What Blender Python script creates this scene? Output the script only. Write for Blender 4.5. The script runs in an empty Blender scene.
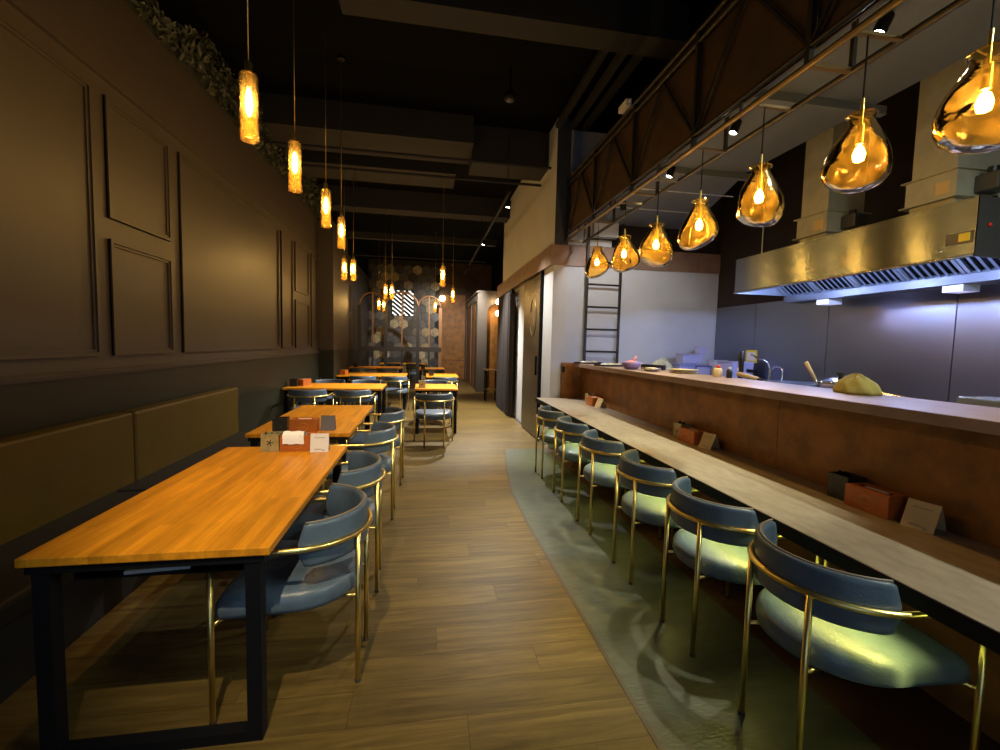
import bpy, math, random
from mathutils import Vector, Matrix

random.seed(7)
SC = bpy.context.scene
COL = SC.collection
PI = math.pi

# ------------------------------------------------------------------ camera
def make_camera():
    yaw, pit, rol = [math.radians(a) for a in (9.54, 4.0, 1.36)]
    cy, sy, cp, sp = math.cos(yaw), math.sin(yaw), math.cos(pit), math.sin(pit)
    fwd = Vector((sy * cp, cy * cp, -sp))
    r0 = Vector((cy, -sy, 0))
    u0 = r0.cross(fwd)
    r = r0 * math.cos(rol) + u0 * math.sin(rol)
    u = -r0 * math.sin(rol) + u0 * math.cos(rol)
    b = -fwd
    cd = bpy.data.cameras.new('camera')
    cd.sensor_width = 36.0
    cd.lens = 442.0 / 1000.0 * 36.0
    cd.clip_start = 0.02
    cd.clip_end = 100
    c = bpy.data.objects.new('camera', cd)
    COL.objects.link(c)
    c.matrix_world = Matrix(((r.x, u.x, b.x, 0), (r.y, u.y, b.y, 0), (r.z, u.z, b.z, 1.5), (0, 0, 0, 1)))
    SC.camera = c
make_camera()

# ------------------------------------------------------------------ world, exposure, big lights
W = bpy.data.worlds.new('world')
SC.world = W
W.use_nodes = True
W.node_tree.nodes['Background'].inputs[0].default_value = (0.6, 0.65, 0.8, 1)
W.node_tree.nodes['Background'].inputs[1].default_value = 0.0015
SC.view_settings.view_transform = 'Standard'
SC.view_settings.look = 'None'
SC.view_settings.gamma = 1.0
SC.view_settings.use_curve_mapping = False
SC.view_settings.exposure = 0.0

# light levels used by the lamp builders
P_PEND = 7.5       # cylinder pendants
P_AMBER = 3.0       # amber glass pendants
P_SPOT = 120.0      # soffit spots over the bar
P_TRACK = 560.0     # ceiling track spots
P_HOOD = 34.0        # hood lamps
P_KITCH = 50.0  # fill tubes added over the kitchen, out of view
P_LED = 38.0
P_TABLE = 420.0      # ceiling spot above the camera
P_DAY = 16.0         # daylight through the shop window behind the camera         # LED strip under the bar counter
WARM = (1.0, 0.64, 0.31)
SPOTC = (1.0, 0.95, 0.62)

# ------------------------------------------------------------------ node helpers / materials
MATS = {}
def new_mat(name):
    m = bpy.data.materials.new(name)
    m.use_nodes = True
    nt = m.node_tree
    return m, nt, nt.nodes['Principled BSDF']
def sv(b, **k):
    names = dict(color='Base Color', rough='Roughness', metal='Metallic', spec='Specular IOR Level',
                 emis='Emission Color', estr='Emission Strength', coat='Coat Weight', aniso='Anisotropic')
    for a, v in k.items():
        if a in ('color', 'emis'): v = tuple(v) + (1.0,) if len(v) == 3 else v
        b.inputs[names[a]].default_value = v
def simple(name, color, rough=0.5, metal=0.0, spec=0.5, noise=0.0, nscale=8.0, bump=0.0, bscale=60.0, stretch=(1, 1, 1)):
    m, nt, b = new_mat(name)
    sv(b, color=color, rough=rough, metal=metal, spec=spec)
    N = nt.nodes; L = nt.links
    if noise or bump:
        tc = N.new('ShaderNodeTexCoord')
        mp = N.new('ShaderNodeMapping'); mp.inputs['Scale'].default_value = stretch
        L.new(tc.outputs['Object'], mp.inputs['Vector'])
    if noise:
        n = N.new('ShaderNodeTexNoise'); n.inputs['Scale'].default_value = nscale
        n.inputs['Detail'].default_value = 6
        n.inputs['Roughness'].default_value = 0.65
        L.new(mp.outputs[0], n.inputs['Vector'])
        r = N.new('ShaderNodeValToRGB')
        r.color_ramp.elements[0].position = 0.3
        r.color_ramp.elements[1].position = 0.7
        lo = [max(0, c * (1 - noise)) for c in color]; hi = [min(1, c * (1 + noise)) for c in color]
        r.color_ramp.elements[0].color = (*lo, 1); r.color_ramp.elements[1].color = (*hi, 1)
        L.new(n.outputs['Fac'], r.inputs[0]); L.new(r.outputs[0], b.inputs['Base Color'])
    if bump:
        n2 = N.new('ShaderNodeTexNoise'); n2.inputs['Scale'].default_value = bscale
        L.new(mp.outputs[0], n2.inputs['Vector'])
        bp = N.new('ShaderNodeBump'); bp.inputs['Strength'].default_value = bump
        bp.inputs['Distance'].default_value = 0.01
        L.new(n2.outputs['Fac'], bp.inputs['Height']); L.new(bp.outputs[0], b.inputs['Normal'])
    MATS[name] = m
    return m
def emis(name, color, strength):
    m, nt, b = new_mat(name)
    sv(b, color=(0, 0, 0), rough=0.5, emis=color, estr=strength)
    MATS[name] = m
    return m

def wood_mat(name, c_lo, c_hi, rough, axis, stave=0.0, rand=0.25, gscale=1.0):
    """long grain along local axis 0 (x) or 1 (y); optional staves across it; per-object brightness change"""
    m, nt, b = new_mat(name)
    N, L = nt.nodes, nt.links
    tc = N.new('ShaderNodeTexCoord'); oi = N.new('ShaderNodeObjectInfo')
    mp = N.new('ShaderNodeMapping')
    s = [14.0 * gscale] * 3; s[axis] = 1.1 * gscale
    mp.inputs['Scale'].default_value = s
    add = N.new('ShaderNodeVectorMath'); add.operation = 'ADD'
    sc = N.new('ShaderNodeVectorMath'); sc.operation = 'SCALE'; sc.inputs[0].default_value = (37.0, 19.0, 11.0)
    L.new(oi.outputs['Random'], sc.inputs['Scale'])
    L.new(tc.outputs['Object'], mp.inputs['Vector'])
    L.new(mp.outputs[0], add.inputs[0]); L.new(sc.outputs[0], add.inputs[1])
    n = N.new('ShaderNodeTexNoise'); n.inputs['Scale'].default_value = 1.6; n.inputs['Detail'].default_value = 8
    n.inputs['Roughness'].default_value = 0.7; n.inputs['Distortion'].default_value = 0.6
    L.new(add.outputs[0], n.inputs['Vector'])
    r = N.new('ShaderNodeValToRGB')
    r.color_ramp.elements[0].position = 0.28; r.color_ramp.elements[0].color = (*c_lo, 1)
    r.color_ramp.elements[1].position = 0.72; r.color_ramp.elements[1].color = (*c_hi, 1)
    L.new(n.outputs['Fac'], r.inputs[0])
    hs = N.new('ShaderNodeHueSaturation')
    L.new(r.outputs[0], hs.inputs['Color'])
    mr = N.new('ShaderNodeMapRange'); mr.inputs['To Min'].default_value = 1 - rand; mr.inputs['To Max'].default_value = 1 + rand
    if stave:
        br = N.new('ShaderNodeTexBrick')
        br.inputs['Color1'].default_value = (0.1, 0.1, 0.1, 1); br.inputs['Color2'].default_value = (0.9, 0.9, 0.9, 1)
        br.inputs['Mortar'].default_value = (0.3, 0.3, 0.3, 1)
        br.inputs['Scale'].default_value = 1.0; br.inputs['Mortar Size'].default_value = 0.0006
        br.inputs['Brick Width'].default_value = 0.55; br.inputs['Row Height'].default_value = stave
        m2 = N.new('ShaderNodeMapping')
        if axis == 1: m2.inputs['Rotation'].default_value = (0, 0, PI / 2)
        L.new(tc.outputs['Object'], m2.inputs['Vector']); L.new(m2.outputs[0], br.inputs['Vector'])
        bw = N.new('ShaderNodeRGBToBW'); L.new(br.outputs['Color'], bw.inputs[0])
        L.new(bw.outputs[0], mr.inputs['Value'])
    else:
        L.new(oi.outputs['Random'], mr.inputs['Value'])
    L.new(mr.outputs[0], hs.inputs['Value'])
    L.new(hs.outputs[0], b.inputs['Base Color'])
    bp = N.new('ShaderNodeBump'); bp.inputs['Strength'].default_value = 0.12; bp.inputs['Distance'].default_value = 0.004
    L.new(n.outputs['Fac'], bp.inputs['Height']); L.new(bp.outputs[0], b.inputs['Normal'])
    b.inputs['Roughness'].default_value = rough
    b.inputs['Specular IOR Level'].default_value = 0.3
    MATS[name] = m
    return m

def glass_mat(name, tint, glow, gfac, rough, nscale, bump, transp=0.6):
    """thin coloured glass: tinted see-through, seeds and folds that scatter light, glossy by fresnel"""
    m, nt, b = new_mat(name)
    N, L = nt.nodes, nt.links
    N.remove(b)
    out = N['Material Output']
    tc = N.new('ShaderNodeTexCoord')
    n = N.new('ShaderNodeTexNoise'); n.inputs['Scale'].default_value = nscale; n.inputs['Detail'].default_value = 4
    n.inputs['Distortion'].default_value = 1.8
    L.new(tc.outputs['Object'], n.inputs['Vector'])
    bp = N.new('ShaderNodeBump'); bp.inputs['Strength'].default_value = bump; bp.inputs['Distance'].default_value = 0.01
    L.new(n.outputs['Fac'], bp.inputs['Height'])
    tr = N.new('ShaderNodeBsdfTransparent'); tr.inputs[0].default_value = (*tint, 1)
    tl0 = N.new('ShaderNodeBsdfTranslucent'); tl0.inputs[0].default_value = (*glow, 1)
    df = N.new('ShaderNodeBsdfDiffuse'); df.inputs[0].default_value = (*glow, 1)
    L.new(bp.outputs[0], tl0.inputs['Normal']); L.new(bp.outputs[0], df.inputs['Normal'])
    tl = N.new('ShaderNodeMixShader'); tl.inputs[0].default_value = 0.4
    L.new(tl0.outputs[0], tl.inputs[1]); L.new(df.outputs[0], tl.inputs[2])
    gl = N.new('ShaderNodeBsdfGlossy'); gl.inputs['Roughness'].default_value = rough
    gl.inputs[0].default_value = (1, 0.85, 0.55, 1)
    L.new(bp.outputs[0], gl.inputs['Normal'])
    r = N.new('ShaderNodeValToRGB')
    r.color_ramp.elements[0].position = 0.40; r.color_ramp.elements[0].color = (1 - transp,) * 3 + (1,)
    r.color_ramp.elements[1].position = 0.66; r.color_ramp.elements[1].color = (min(1, (1 - transp) * gfac),) * 3 + (1,)
    L.new(n.outputs['Fac'], r.inputs[0])
    m1 = N.new('ShaderNodeMixShader'); L.new(r.outputs[0], m1.inputs[0])
    L.new(tr.outputs[0], m1.inputs[1]); L.new(tl.outputs[0], m1.inputs[2])
    fr = N.new('ShaderNodeLayerWeight'); fr.inputs['Blend'].default_value = 0.16
    L.new(bp.outputs[0], fr.inputs['Normal'])
    m2 = N.new('ShaderNodeMixShader'); L.new(fr.outputs['Fresnel'], m2.inputs[0])
    L.new(m1.outputs[0], m2.inputs[1]); L.new(gl.outputs[0], m2.inputs[2])
    L.new(m2.outputs[0], out.inputs['Surface'])
    MATS[name] = m
    return m

def bulb_mat(name, color, strength):
    m, nt, b = new_mat(name)
    N, L = nt.nodes, nt.links
    N.remove(b)
    e = N.new('ShaderNodeEmission'); e.inputs[0].default_value = (*color, 1); e.inputs[1].default_value = strength
    t = N.new('ShaderNodeBsdfTransparent')
    a = N.new('ShaderNodeAddShader')
    L.new(e.outputs[0], a.inputs[0]); L.new(t.outputs[0], a.inputs[1])
    L.new(a.outputs[0], N['Material Output'].inputs['Surface'])
    MATS[name] = m
    return m

def steel_mat(name, color, rough, stretch, metal=1.0):
    m, nt, b = new_mat(name)
    N, L = nt.nodes, nt.links
    tc = N.new('ShaderNodeTexCoord')
    mp = N.new('ShaderNodeMapping'); mp.inputs['Scale'].default_value = stretch
    L.new(tc.outputs['Object'], mp.inputs['Vector'])
    n = N.new('ShaderNodeTexNoise'); n.inputs['Scale'].default_value = 4; n.inputs['Detail'].default_value = 2
    L.new(mp.outputs[0], n.inputs['Vector'])
    n2 = N.new('ShaderNodeTexNoise'); n2.inputs['Scale'].default_value = 2.2; n2.inputs['Detail'].default_value = 3
    L.new(tc.outputs['Object'], n2.inputs['Vector'])
    mr = N.new('ShaderNodeMapRange'); mr.inputs['To Min'].default_value = rough * 0.93; mr.inputs['To Max'].default_value = rough * 1.07
    L.new(n2.outputs['Fac'], mr.inputs['Value']); L.new(mr.outputs[0], b.inputs['Roughness'])
    bp = N.new('ShaderNodeBump'); bp.inputs['Strength'].default_value = 0.10; bp.inputs['Distance'].default_value = 0.002
    L.new(n.outputs['Fac'], bp.inputs['Height']); L.new(bp.outputs[0], b.inputs['Normal'])
    sv(b, color=color, metal=metal)
    MATS[name] = m
    return m

wood_mat('floor_wood', (0.046, 0.028, 0.006), (0.160, 0.106, 0.030), 0.42, 0, rand=0.16)
wood_mat('table_wood', (0.46, 0.165, 0.008), (0.80, 0.33, 0.018), 0.36, 0, stave=0.045, rand=0.20, gscale=1.3)
wood_mat('light_wood', (0.42, 0.27, 0.12), (0.60, 0.42, 0.20), 0.45, 0, stave=0.06, rand=0.12)
simple('subfloor', (0.05, 0.04, 0.03), 0.8)
simple('dark_floor', (0.050, 0.058, 0.047), 0.42, noise=0.35, nscale=7, bump=0.15, bscale=30, stretch=(1, 3, 1))
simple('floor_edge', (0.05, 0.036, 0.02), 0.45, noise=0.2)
simple('dark_red_floor', (0.055, 0.018, 0.008), 0.55, noise=0.4, nscale=5)
simple('taupe_wall', (0.053, 0.041, 0.031), 0.50, noise=0.05, nscale=3)
simple('wainscot', (0.017, 0.0175, 0.009), 0.5, spec=0.35, noise=0.06, nscale=3)
simple('bench_leather', (0.085, 0.052, 0.003), 0.5, spec=0.3, noise=0.12, nscale=5, bump=0.1, bscale=150)
simple('bench_dark', (0.012, 0.011, 0.010), 0.6)
simple('hedge_leaf', (0.055, 0.060, 0.035), 0.6, noise=0.5, nscale=6)
simple('hedge_core', (0.01, 0.012, 0.007), 0.9)
simple('black_metal', (0.004, 0.004, 0.006), 0.6, spec=0.2)
simple('truss_metal', (0.030, 0.026, 0.021), 0.42, metal=0.3)
simple('truss_bronze', (0.15, 0.105, 0.045), 0.4, metal=0.6)
simple('brass', (0.83, 0.66, 0.24), 0.30, metal=1.0)
simple('foot_cap', (0.05, 0.035, 0.03), 0.7)
simple('blue_leather', (0.075, 0.112, 0.165), 0.38, noise=0.18, nscale=9, bump=0.12, bscale=120)
simple('piping', (0.20, 0.16, 0.12), 0.5)
simple('counter_stone', (0.27, 0.225, 0.175), 0.42, noise=0.22, nscale=9, stretch=(2.5, 1, 1))
simple('rust', (0.235, 0.095, 0.016), 0.52, metal=0.15, noise=0.42, nscale=5, bump=0.1, bscale=20)
simple('rust_dark', (0.060, 0.032, 0.014), 0.55, metal=0.1, noise=0.45, nscale=3)
simple('rust_top', (0.26, 0.172, 0.132), 0.42, noise=0.2, nscale=6)
simple('white_wall', (0.52, 0.55, 0.60), 0.7, noise=0.05, nscale=2.5, bump=0.05, bscale=12)
simple('blue_dark', (0.035, 0.045, 0.075), 0.7)
simple('black_paint', (0.0015, 0.0015, 0.0015), 0.9, spec=0.1)
simple('dark_brown', (0.022, 0.014, 0.010), 0.75)
simple('soffit_paint', (0.11, 0.125, 0.128), 0.7, noise=0.05, nscale=2)
simple('beam_paint', (0.008, 0.009, 0.0105), 0.8)
simple('beam_blue', (0.009, 0.010, 0.017), 0.8)
steel_mat('steel', (0.56, 0.56, 0.54), 0.24, (6, 0.6, 60))
steel_mat('brushed_steel', (0.25, 0.29, 0.34), 0.25, (6, 0.6, 60))
_nt = MATS['brushed_steel'].node_tree
_b = _nt.nodes['Principled BSDF']; _b.inputs['Anisotropic'].default_value = 0.9
_tg = _nt.nodes.new('ShaderNodeTangent'); _tg.direction_type = 'UV_MAP'; _tg.uv_map = 'UVMap'
_nt.links.new(_tg.outputs[0], _b.inputs['Tangent'])
steel_mat('steel_wall', (0.26, 0.27, 0.31), 0.32, (6, 0.6, 50))
simple('galvanized', (0.42, 0.43, 0.36), 0.5, metal=0.25, noise=0.15, nscale=5)
simple('dark_steel', (0.10, 0.105, 0.115), 0.45, metal=0.7)
simple('filter_steel', (0.38, 0.42, 0.48), 0.35, metal=0.8)
simple('bronze_door', (0.10, 0.078, 0.048), 0.38, metal=0.5, noise=0.1, nscale=3)
simple('curtain', (0.024, 0.018, 0.020), 0.85)
simple('partition', (0.022, 0.019, 0.020), 0.5)
simple('copper_frame', (0.24, 0.13, 0.07), 0.4, metal=0.4)
simple('nook_paint', (0.085, 0.070, 0.058), 0.6)
simple('orange_box', (0.44, 0.115, 0.012), 0.5, noise=0.12, nscale=10)
simple('gold_print', (0.62, 0.30, 0.05), 0.45)
simple('card_white', (0.75, 0.72, 0.70), 0.5)
simple('card_cream', (0.62, 0.47, 0.24), 0.5)
simple('card_print', (0.20, 0.17, 0.16), 0.6)
simple('card_grey', (0.13, 0.12, 0.135), 0.5)
simple('tissue', (0.85, 0.85, 0.86), 0.8)
simple('caddy_dark', (0.035, 0.03, 0.02), 0.4, metal=0.3, noise=0.5, nscale=30)
simple('caddy_olive', (0.33, 0.26, 0.11), 0.45, noise=0.35, nscale=25)
simple('plastic_blue', (0.30, 0.33, 0.62), 0.35)
simple('plastic_lilac', (0.45, 0.46, 0.70), 0.3)
simple('plastic_deep', (0.12, 0.12, 0.50), 0.35)
simple('plastic_clear', (0.55, 0.60, 0.68), 0.25)
simple('cover_clear', (0.20, 0.23, 0.29), 0.2)
simple('pink', (0.62, 0.22, 0.24), 0.5)
simple('violet_bowl', (0.28, 0.20, 0.45), 0.35)
simple('food_bag', (0.62, 0.60, 0.38), 0.4, noise=0.35, nscale=14, bump=0.4, bscale=25)
simple('white_plastic', (0.72, 0.72, 0.70), 0.4)
simple('cream_food', (0.72, 0.63, 0.40), 0.6, noise=0.25, nscale=30)
simple('black_plastic', (0.012, 0.012, 0.014), 0.35)
simple('pan_black', (0.018, 0.02, 0.03), 0.3, metal=0.3)
simple('red', (0.55, 0.03, 0.02), 0.45)
simple('yellow', (0.75, 0.60, 0.05), 0.5)
simple('cloth_olive', (0.34, 0.30, 0.09), 0.85, noise=0.12, nscale=8, bump=0.3, bscale=40)
simple('bamboo', (0.66, 0.50, 0.24), 0.5)
simple('chrome', (0.75, 0.76, 0.78), 0.15, metal=1.0)
simple('magazine_red', (0.42, 0.03, 0.06), 0.4)
simple('magazine_blue', (0.20, 0.22, 0.36), 0.35)
simple('paper', (0.55, 0.54, 0.50), 0.6)
simple('seat_tan', (0.42, 0.29, 0.14), 0.6)
TILEC = [(0.055, 0.054, 0.053), (0.16, 0.15, 0.135), (0.36, 0.29, 0.17), (0.10, 0.10, 0.105), (0.45, 0.38, 0.25)]
for i, c in enumerate(TILEC):
    simple('tile_%d' % i, c, 0.35, noise=0.55, nscale=14)
simple('grout', (0.03, 0.028, 0.026), 0.8)
glass_mat('seeded_glass', (1.0, 0.85, 0.50), (1.0, 0.64, 0.16), 4.0, 0.15, 60, 0.6, transp=0.975)
glass_mat('amber_glass', (1.0, 0.78, 0.36), (1.0, 0.60, 0.10), 9.0, 0.07, 7, 0.4, transp=0.983)
glass_mat('window_glass', (0.95, 0.97, 1.0), (0.8, 0.85, 0.9), 1.0, 0.05, 5, 0.0, transp=0.99)
bulb_mat('bulb_glow', (1.0, 0.72, 0.30), 60.0)
bulb_mat('bulb_glow_amber', (1.0, 0.70, 0.24), 50.0)
emis('spot_lens', (1.0, 0.97, 0.80), 60.0)
emis('fill_tube_glow', (0.95, 1.0, 0.85), 12.0)
emis('led_glow', (0.9, 1.0, 0.25), 5.0)
emis('hood_lamp', (0.55, 0.62, 1.0), 6.0)
emis('lattice_light', (1.0, 0.97, 0.88), 1.8)
emis('sconce_glow', (1.0, 0.80, 0.45), 14.0)

# ------------------------------------------------------------------ mesh builder
class MB:
    def __init__(self): self.v = []; self.f = []
    def box(self, x0, x1, y0, y1, z0, z1, M=None):
        b = len(self.v)
        pts = [(x0, y0, z0), (x1, y0, z0), (x1, y1, z0), (x0, y1, z0), (x0, y0, z1), (x1, y0, z1), (x1, y1, z1), (x0, y1, z1)]
        if M is not None: pts = [tuple(M @ Vector(p)) for p in pts]
        self.v += pts
        for q in ((0, 3, 2, 1), (4, 5, 6, 7), (0, 1, 5, 4), (1, 2, 6, 5), (2, 3, 7, 6), (3, 0, 4, 7)):
            self.f.append(tuple(b + i for i in q))
        return self
    def tube(self, pts, r, n=8, caps=True, closed=False):
        pts = [Vector(p) for p in pts]
        if not hasattr(r, '__len__'): r = [r] * len(pts)
        base = len(self.v); m = len(pts)
        prev = None
        for i, p in enumerate(pts):
            if closed: t = (pts[(i + 1) % m] - pts[i - 1])
            elif i == 0: t = pts[1] - p
            elif i == m - 1: t = p - pts[i - 1]
            else: t = (pts[i + 1] - p).normalized() + (p - pts[i - 1]).normalized()
            if t.length < 1e-9: t = Vector((0, 0, 1))
            t.normalize()
            if prev is None:
                a = Vector((0, 0, 1)) if abs(t.z) < 0.9 else Vector((1, 0, 0))
                s = t.cross(a).normalized()
            else:
                s = (prev - t * prev.dot(t))
                s = s.normalized() if s.length > 1e-6 else t.orthogonal().normalized()
            prev = s
            w = t.cross(s)
            for k in range(n):
                an = 2 * PI * k / n
                self.v.append(tuple(p + (s * math.cos(an) + w * math.sin(an)) * r[i]))
        for i in range(m if closed else m - 1):
            j = (i + 1) % m
            for k in range(n):
                k2 = (k + 1) % n
                self.f.append((base + i * n + k, base + j * n + k, base + j * n + k2, base + i * n + k2))
        if caps and not closed:
            self.f.append(tuple(base + k for k in range(n)))
            self.f.append(tuple(base + (m - 1) * n + k for k in reversed(range(n))))
        return self
    def bar(self, p, q, w, h=None):
        """rectangular bar from p to q"""
        h = h or w
        p, q = Vector(p), Vector(q)
        t = (q - p).normalized()
        a = Vector((0, 0, 1)) if abs(t.z) < 0.95 else Vector((1, 0, 0))
        s = t.cross(a).normalized(); u = s.cross(t)
        b = len(self.v)
        for c in (p, q):
            for sx, sz in ((-1, -1), (1, -1), (1, 1), (-1, 1)):
                self.v.append(tuple(c + s * (sx * w / 2) + u * (sz * h / 2)))
        for f in ((0, 1, 2, 3), (7, 6, 5, 4), (0, 4, 5, 1), (1, 5, 6, 2), (2, 6, 7, 3), (3, 7, 4, 0)):
            self.f.append(tuple(b + i for i in f))
        return self
    def lathe(self, prof, n=20, c=(0, 0, 0), fn=None):
        """prof: list of (r, z); optional fn(r, z, angle) -> (x, y, z)"""
        b = len(self.v); m = len(prof)
        for (r, z) in prof:
            for k in range(n):
                a = 2 * PI * k / n
                p = fn(r, z, a) if fn else (r * math.cos(a), r * math.sin(a), z)
                self.v.append((c[0] + p[0], c[1] + p[1], c[2] + p[2]))
        for i in range(m - 1):
            for k in range(n):
                k2 = (k + 1) % n
                self.f.append((b + i * n + k, b + i * n + k2, b + (i + 1) * n + k2, b + (i + 1) * n + k))
        if prof[0][0] < 1e-4 or True:
            pass
        return self
    def cap(self, ring_start, n, flip=False):
        r = range(n)
        self.f.append(tuple(ring_start + k for k in (reversed(r) if flip else r)))
    def prism(self, poly, z0, z1):
        b = len(self.v); n = len(poly)
        self.v += [(x, y, z0) for x, y in poly] + [(x, y, z1) for x, y in poly]
        self.f.append(tuple(b + i for i in reversed(range(n))))
        self.f.append(tuple(b + n + i for i in range(n)))
        for i in range(n):
            j = (i + 1) % n
            self.f.append((b + i, b + j, b + n + j, b + n + i))
        return self
    def quadgrid(self, rows):
        b = len(self.v); n = len(rows[0])
        for r in rows: self.v += [tuple(p) for p in r]
        for i in range(len(rows) - 1):
            for k in range(n - 1):
                self.f.append((b + i * n + k, b + i * n + k + 1, b + (i + 1) * n + k + 1, b + (i + 1) * n + k))
        return self
    def mesh(self, name, mat, smooth=False):
        me = bpy.data.meshes.new(name)
        me.from_pydata(self.v, [], self.f)
        me.update()
        if mat: me.materials.append(MATS[mat] if isinstance(mat, str) else mat)
        if smooth:
            for p in me.polygons: p.use_smooth = True
        return me
    def build(self, name, mat, parent=None, smooth=False, bevel=0.0, loc=None, auto=None):
        me = self.mesh(name, mat, smooth)
        o = bpy.data.objects.new(name, me)
        COL.objects.link(o)
        if parent is not None: o.parent = parent
        if loc is not None: o.location = loc
        if bevel:
            md = o.modifiers.new('bevel', 'BEVEL'); md.width = bevel; md.segments = 2; md.limit_method = 'ANGLE'
        if auto:
            for p in me.polygons: p.use_smooth = True
            me.set_sharp_from_angle(angle=math.radians(auto))
        return o

def inst(me, name, parent=None, loc=(0, 0, 0), rot=(0, 0, 0), scale=(1, 1, 1)):
    o = bpy.data.objects.new(name, me)
    COL.objects.link(o)
    if parent is not None: o.parent = parent
    o.location = loc; o.rotation_euler = rot; o.scale = scale
    return o
def tag(o, label=None, cat=None, group=None, kind=None):
    if label: o['label'] = label
    if cat: o['category'] = cat
    if group: o['group'] = group
    if kind: o['kind'] = kind
    return o
def empty(name, loc=(0, 0, 0), rz=0.0):
    o = bpy.data.objects.new(name, None)
    COL.objects.link(o)
    o.location = loc; o.rotation_euler = (0, 0, rz)
    o.empty_display_size = 0.1
    return o
def copy_tree(o, parent=None):
    c = o.copy(); COL.objects.link(c); c.parent = parent
    for ch in list(o.children): copy_tree(ch, c)
    return c
def struct(o, label=None):
    o['kind'] = 'structure'
    if label: o['label'] = label
    return o
def point(name, parent, loc, power, color, radius=0.02):
    ld = bpy.data.lights.new(name, 'POINT'); ld.energy = power; ld.color = color; ld.shadow_soft_size = radius
    o = bpy.data.objects.new(name, ld); COL.objects.link(o)
    o.parent = parent; o.location = loc
    return o
def spot(name, parent, loc, target, power, color, angle=70, blend=0.6, radius=0.03):
    """loc/target in the parent's local space"""
    ld = bpy.data.lights.new(name, 'SPOT'); ld.energy = power; ld.color = color; ld.shadow_soft_size = radius
    ld.spot_size = math.radians(angle); ld.spot_blend = blend
    o = bpy.data.objects.new(name, ld); COL.objects.link(o)
    o.parent = parent; o.location = loc
    d = Vector(target) - Vector(loc)
    o.rotation_euler = d.to_track_quat('-Z', 'Y').to_euler()
    return o

# ================================================================== STRUCTURE
XL, XP, XR = -2.2, -1.9, 1.77      # left wall, pillar face, right wall
ZC = 4.65                          # ceiling
YB = 17.8                          # back wall
YK = 6.45                          # kitchen end wall
XK = 4.57                          # kitchen side wall

# ---- floor: subfloor, planks as pieces, dark bar zone
fl = MB().box(-2.3, 4.7, -1.6, 18.2, -0.10, -0.012).build('floor', 'subfloor'); struct(fl, 'brown wood plank floor of the dining aisle')
def mat_edge(y):
    pts = [(-1.6, 0.87), (1.4, 0.875), (2.6, 0.86), (3.6, 0.85), (4.4, 0.87), (5.2, 0.97), (6.2, 1.13)]
    for (a, xa), (b, xb) in zip(pts, pts[1:]):
        if a <= y <= b: return xa + (xb - xa) * (y - a) / (b - a)
    return XR
PW, PL = 0.19, 1.30
plank_cache = {}
y = 0.35
row = 0
planks = []
while y < 10.2:
    xr = max(mat_edge(y), mat_edge(min(y + PW, 6.19))) + 0.03 if y < 6.0 else XR
    x = -2.2 - (row * 0.47) % PL
    while x < xr:
        a, b = max(x, -2.2), min(x + PL, xr)
        if b - a > 0.02: planks.append((a, b, y, y + PW))
        x += PL
    y += PW; row += 1
for (a, b, y0, y1) in planks:
    key = round(b - a, 3)
    if key not in plank_cache:
        plank_cache[key] = MB().box(0.0006, b - a - 0.0006, 0.0006, PW - 0.0006, -0.012, 0.0).mesh('plank', 'floor_wood')
    inst(plank_cache[key], 'plank', fl, (a, y0, 0))
# far floor, boards too small to tell apart
w = MB()
y = 10.23
w.box(-2.2, 2.6, planks[-1][3], 18.0, -0.012, -0.001)
w.build('far_boards', 'floor_wood', fl)
# wood behind the camera
MB().box(-2.2, 0.87, -1.6, 0.35, -0.012, -0.001).build('near_boards', 'floor_wood', fl)
# dark floor under the bar chairs
poly = [(mat_edge(yy) + 0.018, yy) for yy in (-1.6, 1.4, 2.6, 3.6, 4.4, 5.2, 6.15)] + [(1.72, 6.15), (1.72, -1.6)]
poly = poly[::-1]
dk = MB().prism(poly, -0.012, 0.001).build('floor_bar_zone', 'dark_floor'); struct(dk, 'dark slate floor strip under the bar chairs')
e0 = [(mat_edge(yy), yy) for yy in (-1.6, 1.4, 2.6, 3.6, 4.4, 5.2, 6.15)]
e1 = [(x + 0.02, yy) for x, yy in e0][::-1]
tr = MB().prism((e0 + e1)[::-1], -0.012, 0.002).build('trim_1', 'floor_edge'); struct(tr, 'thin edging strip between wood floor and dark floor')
rk = MB().box(1.72, 2.21, -1.6, 6.15, -0.012, 0.001).build('floor_under_counter', 'dark_red_floor'); struct(rk, 'dark red brown floor strip below the bar counter')  # separate floor strip in a dark red-brown colour
kf = MB().box(2.26, 4.6, -1.6, 6.45, -0.012, 0.0).build('floor_kitchen', 'subfloor'); struct(kf, 'kitchen floor behind the bar')

# ---- ceiling
ce = MB().box(-2.3, 4.7, -1.6, 18.2, ZC, ZC + 0.1).build('ceiling', 'black_paint'); struct(ce, 'black painted open ceiling')

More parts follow.
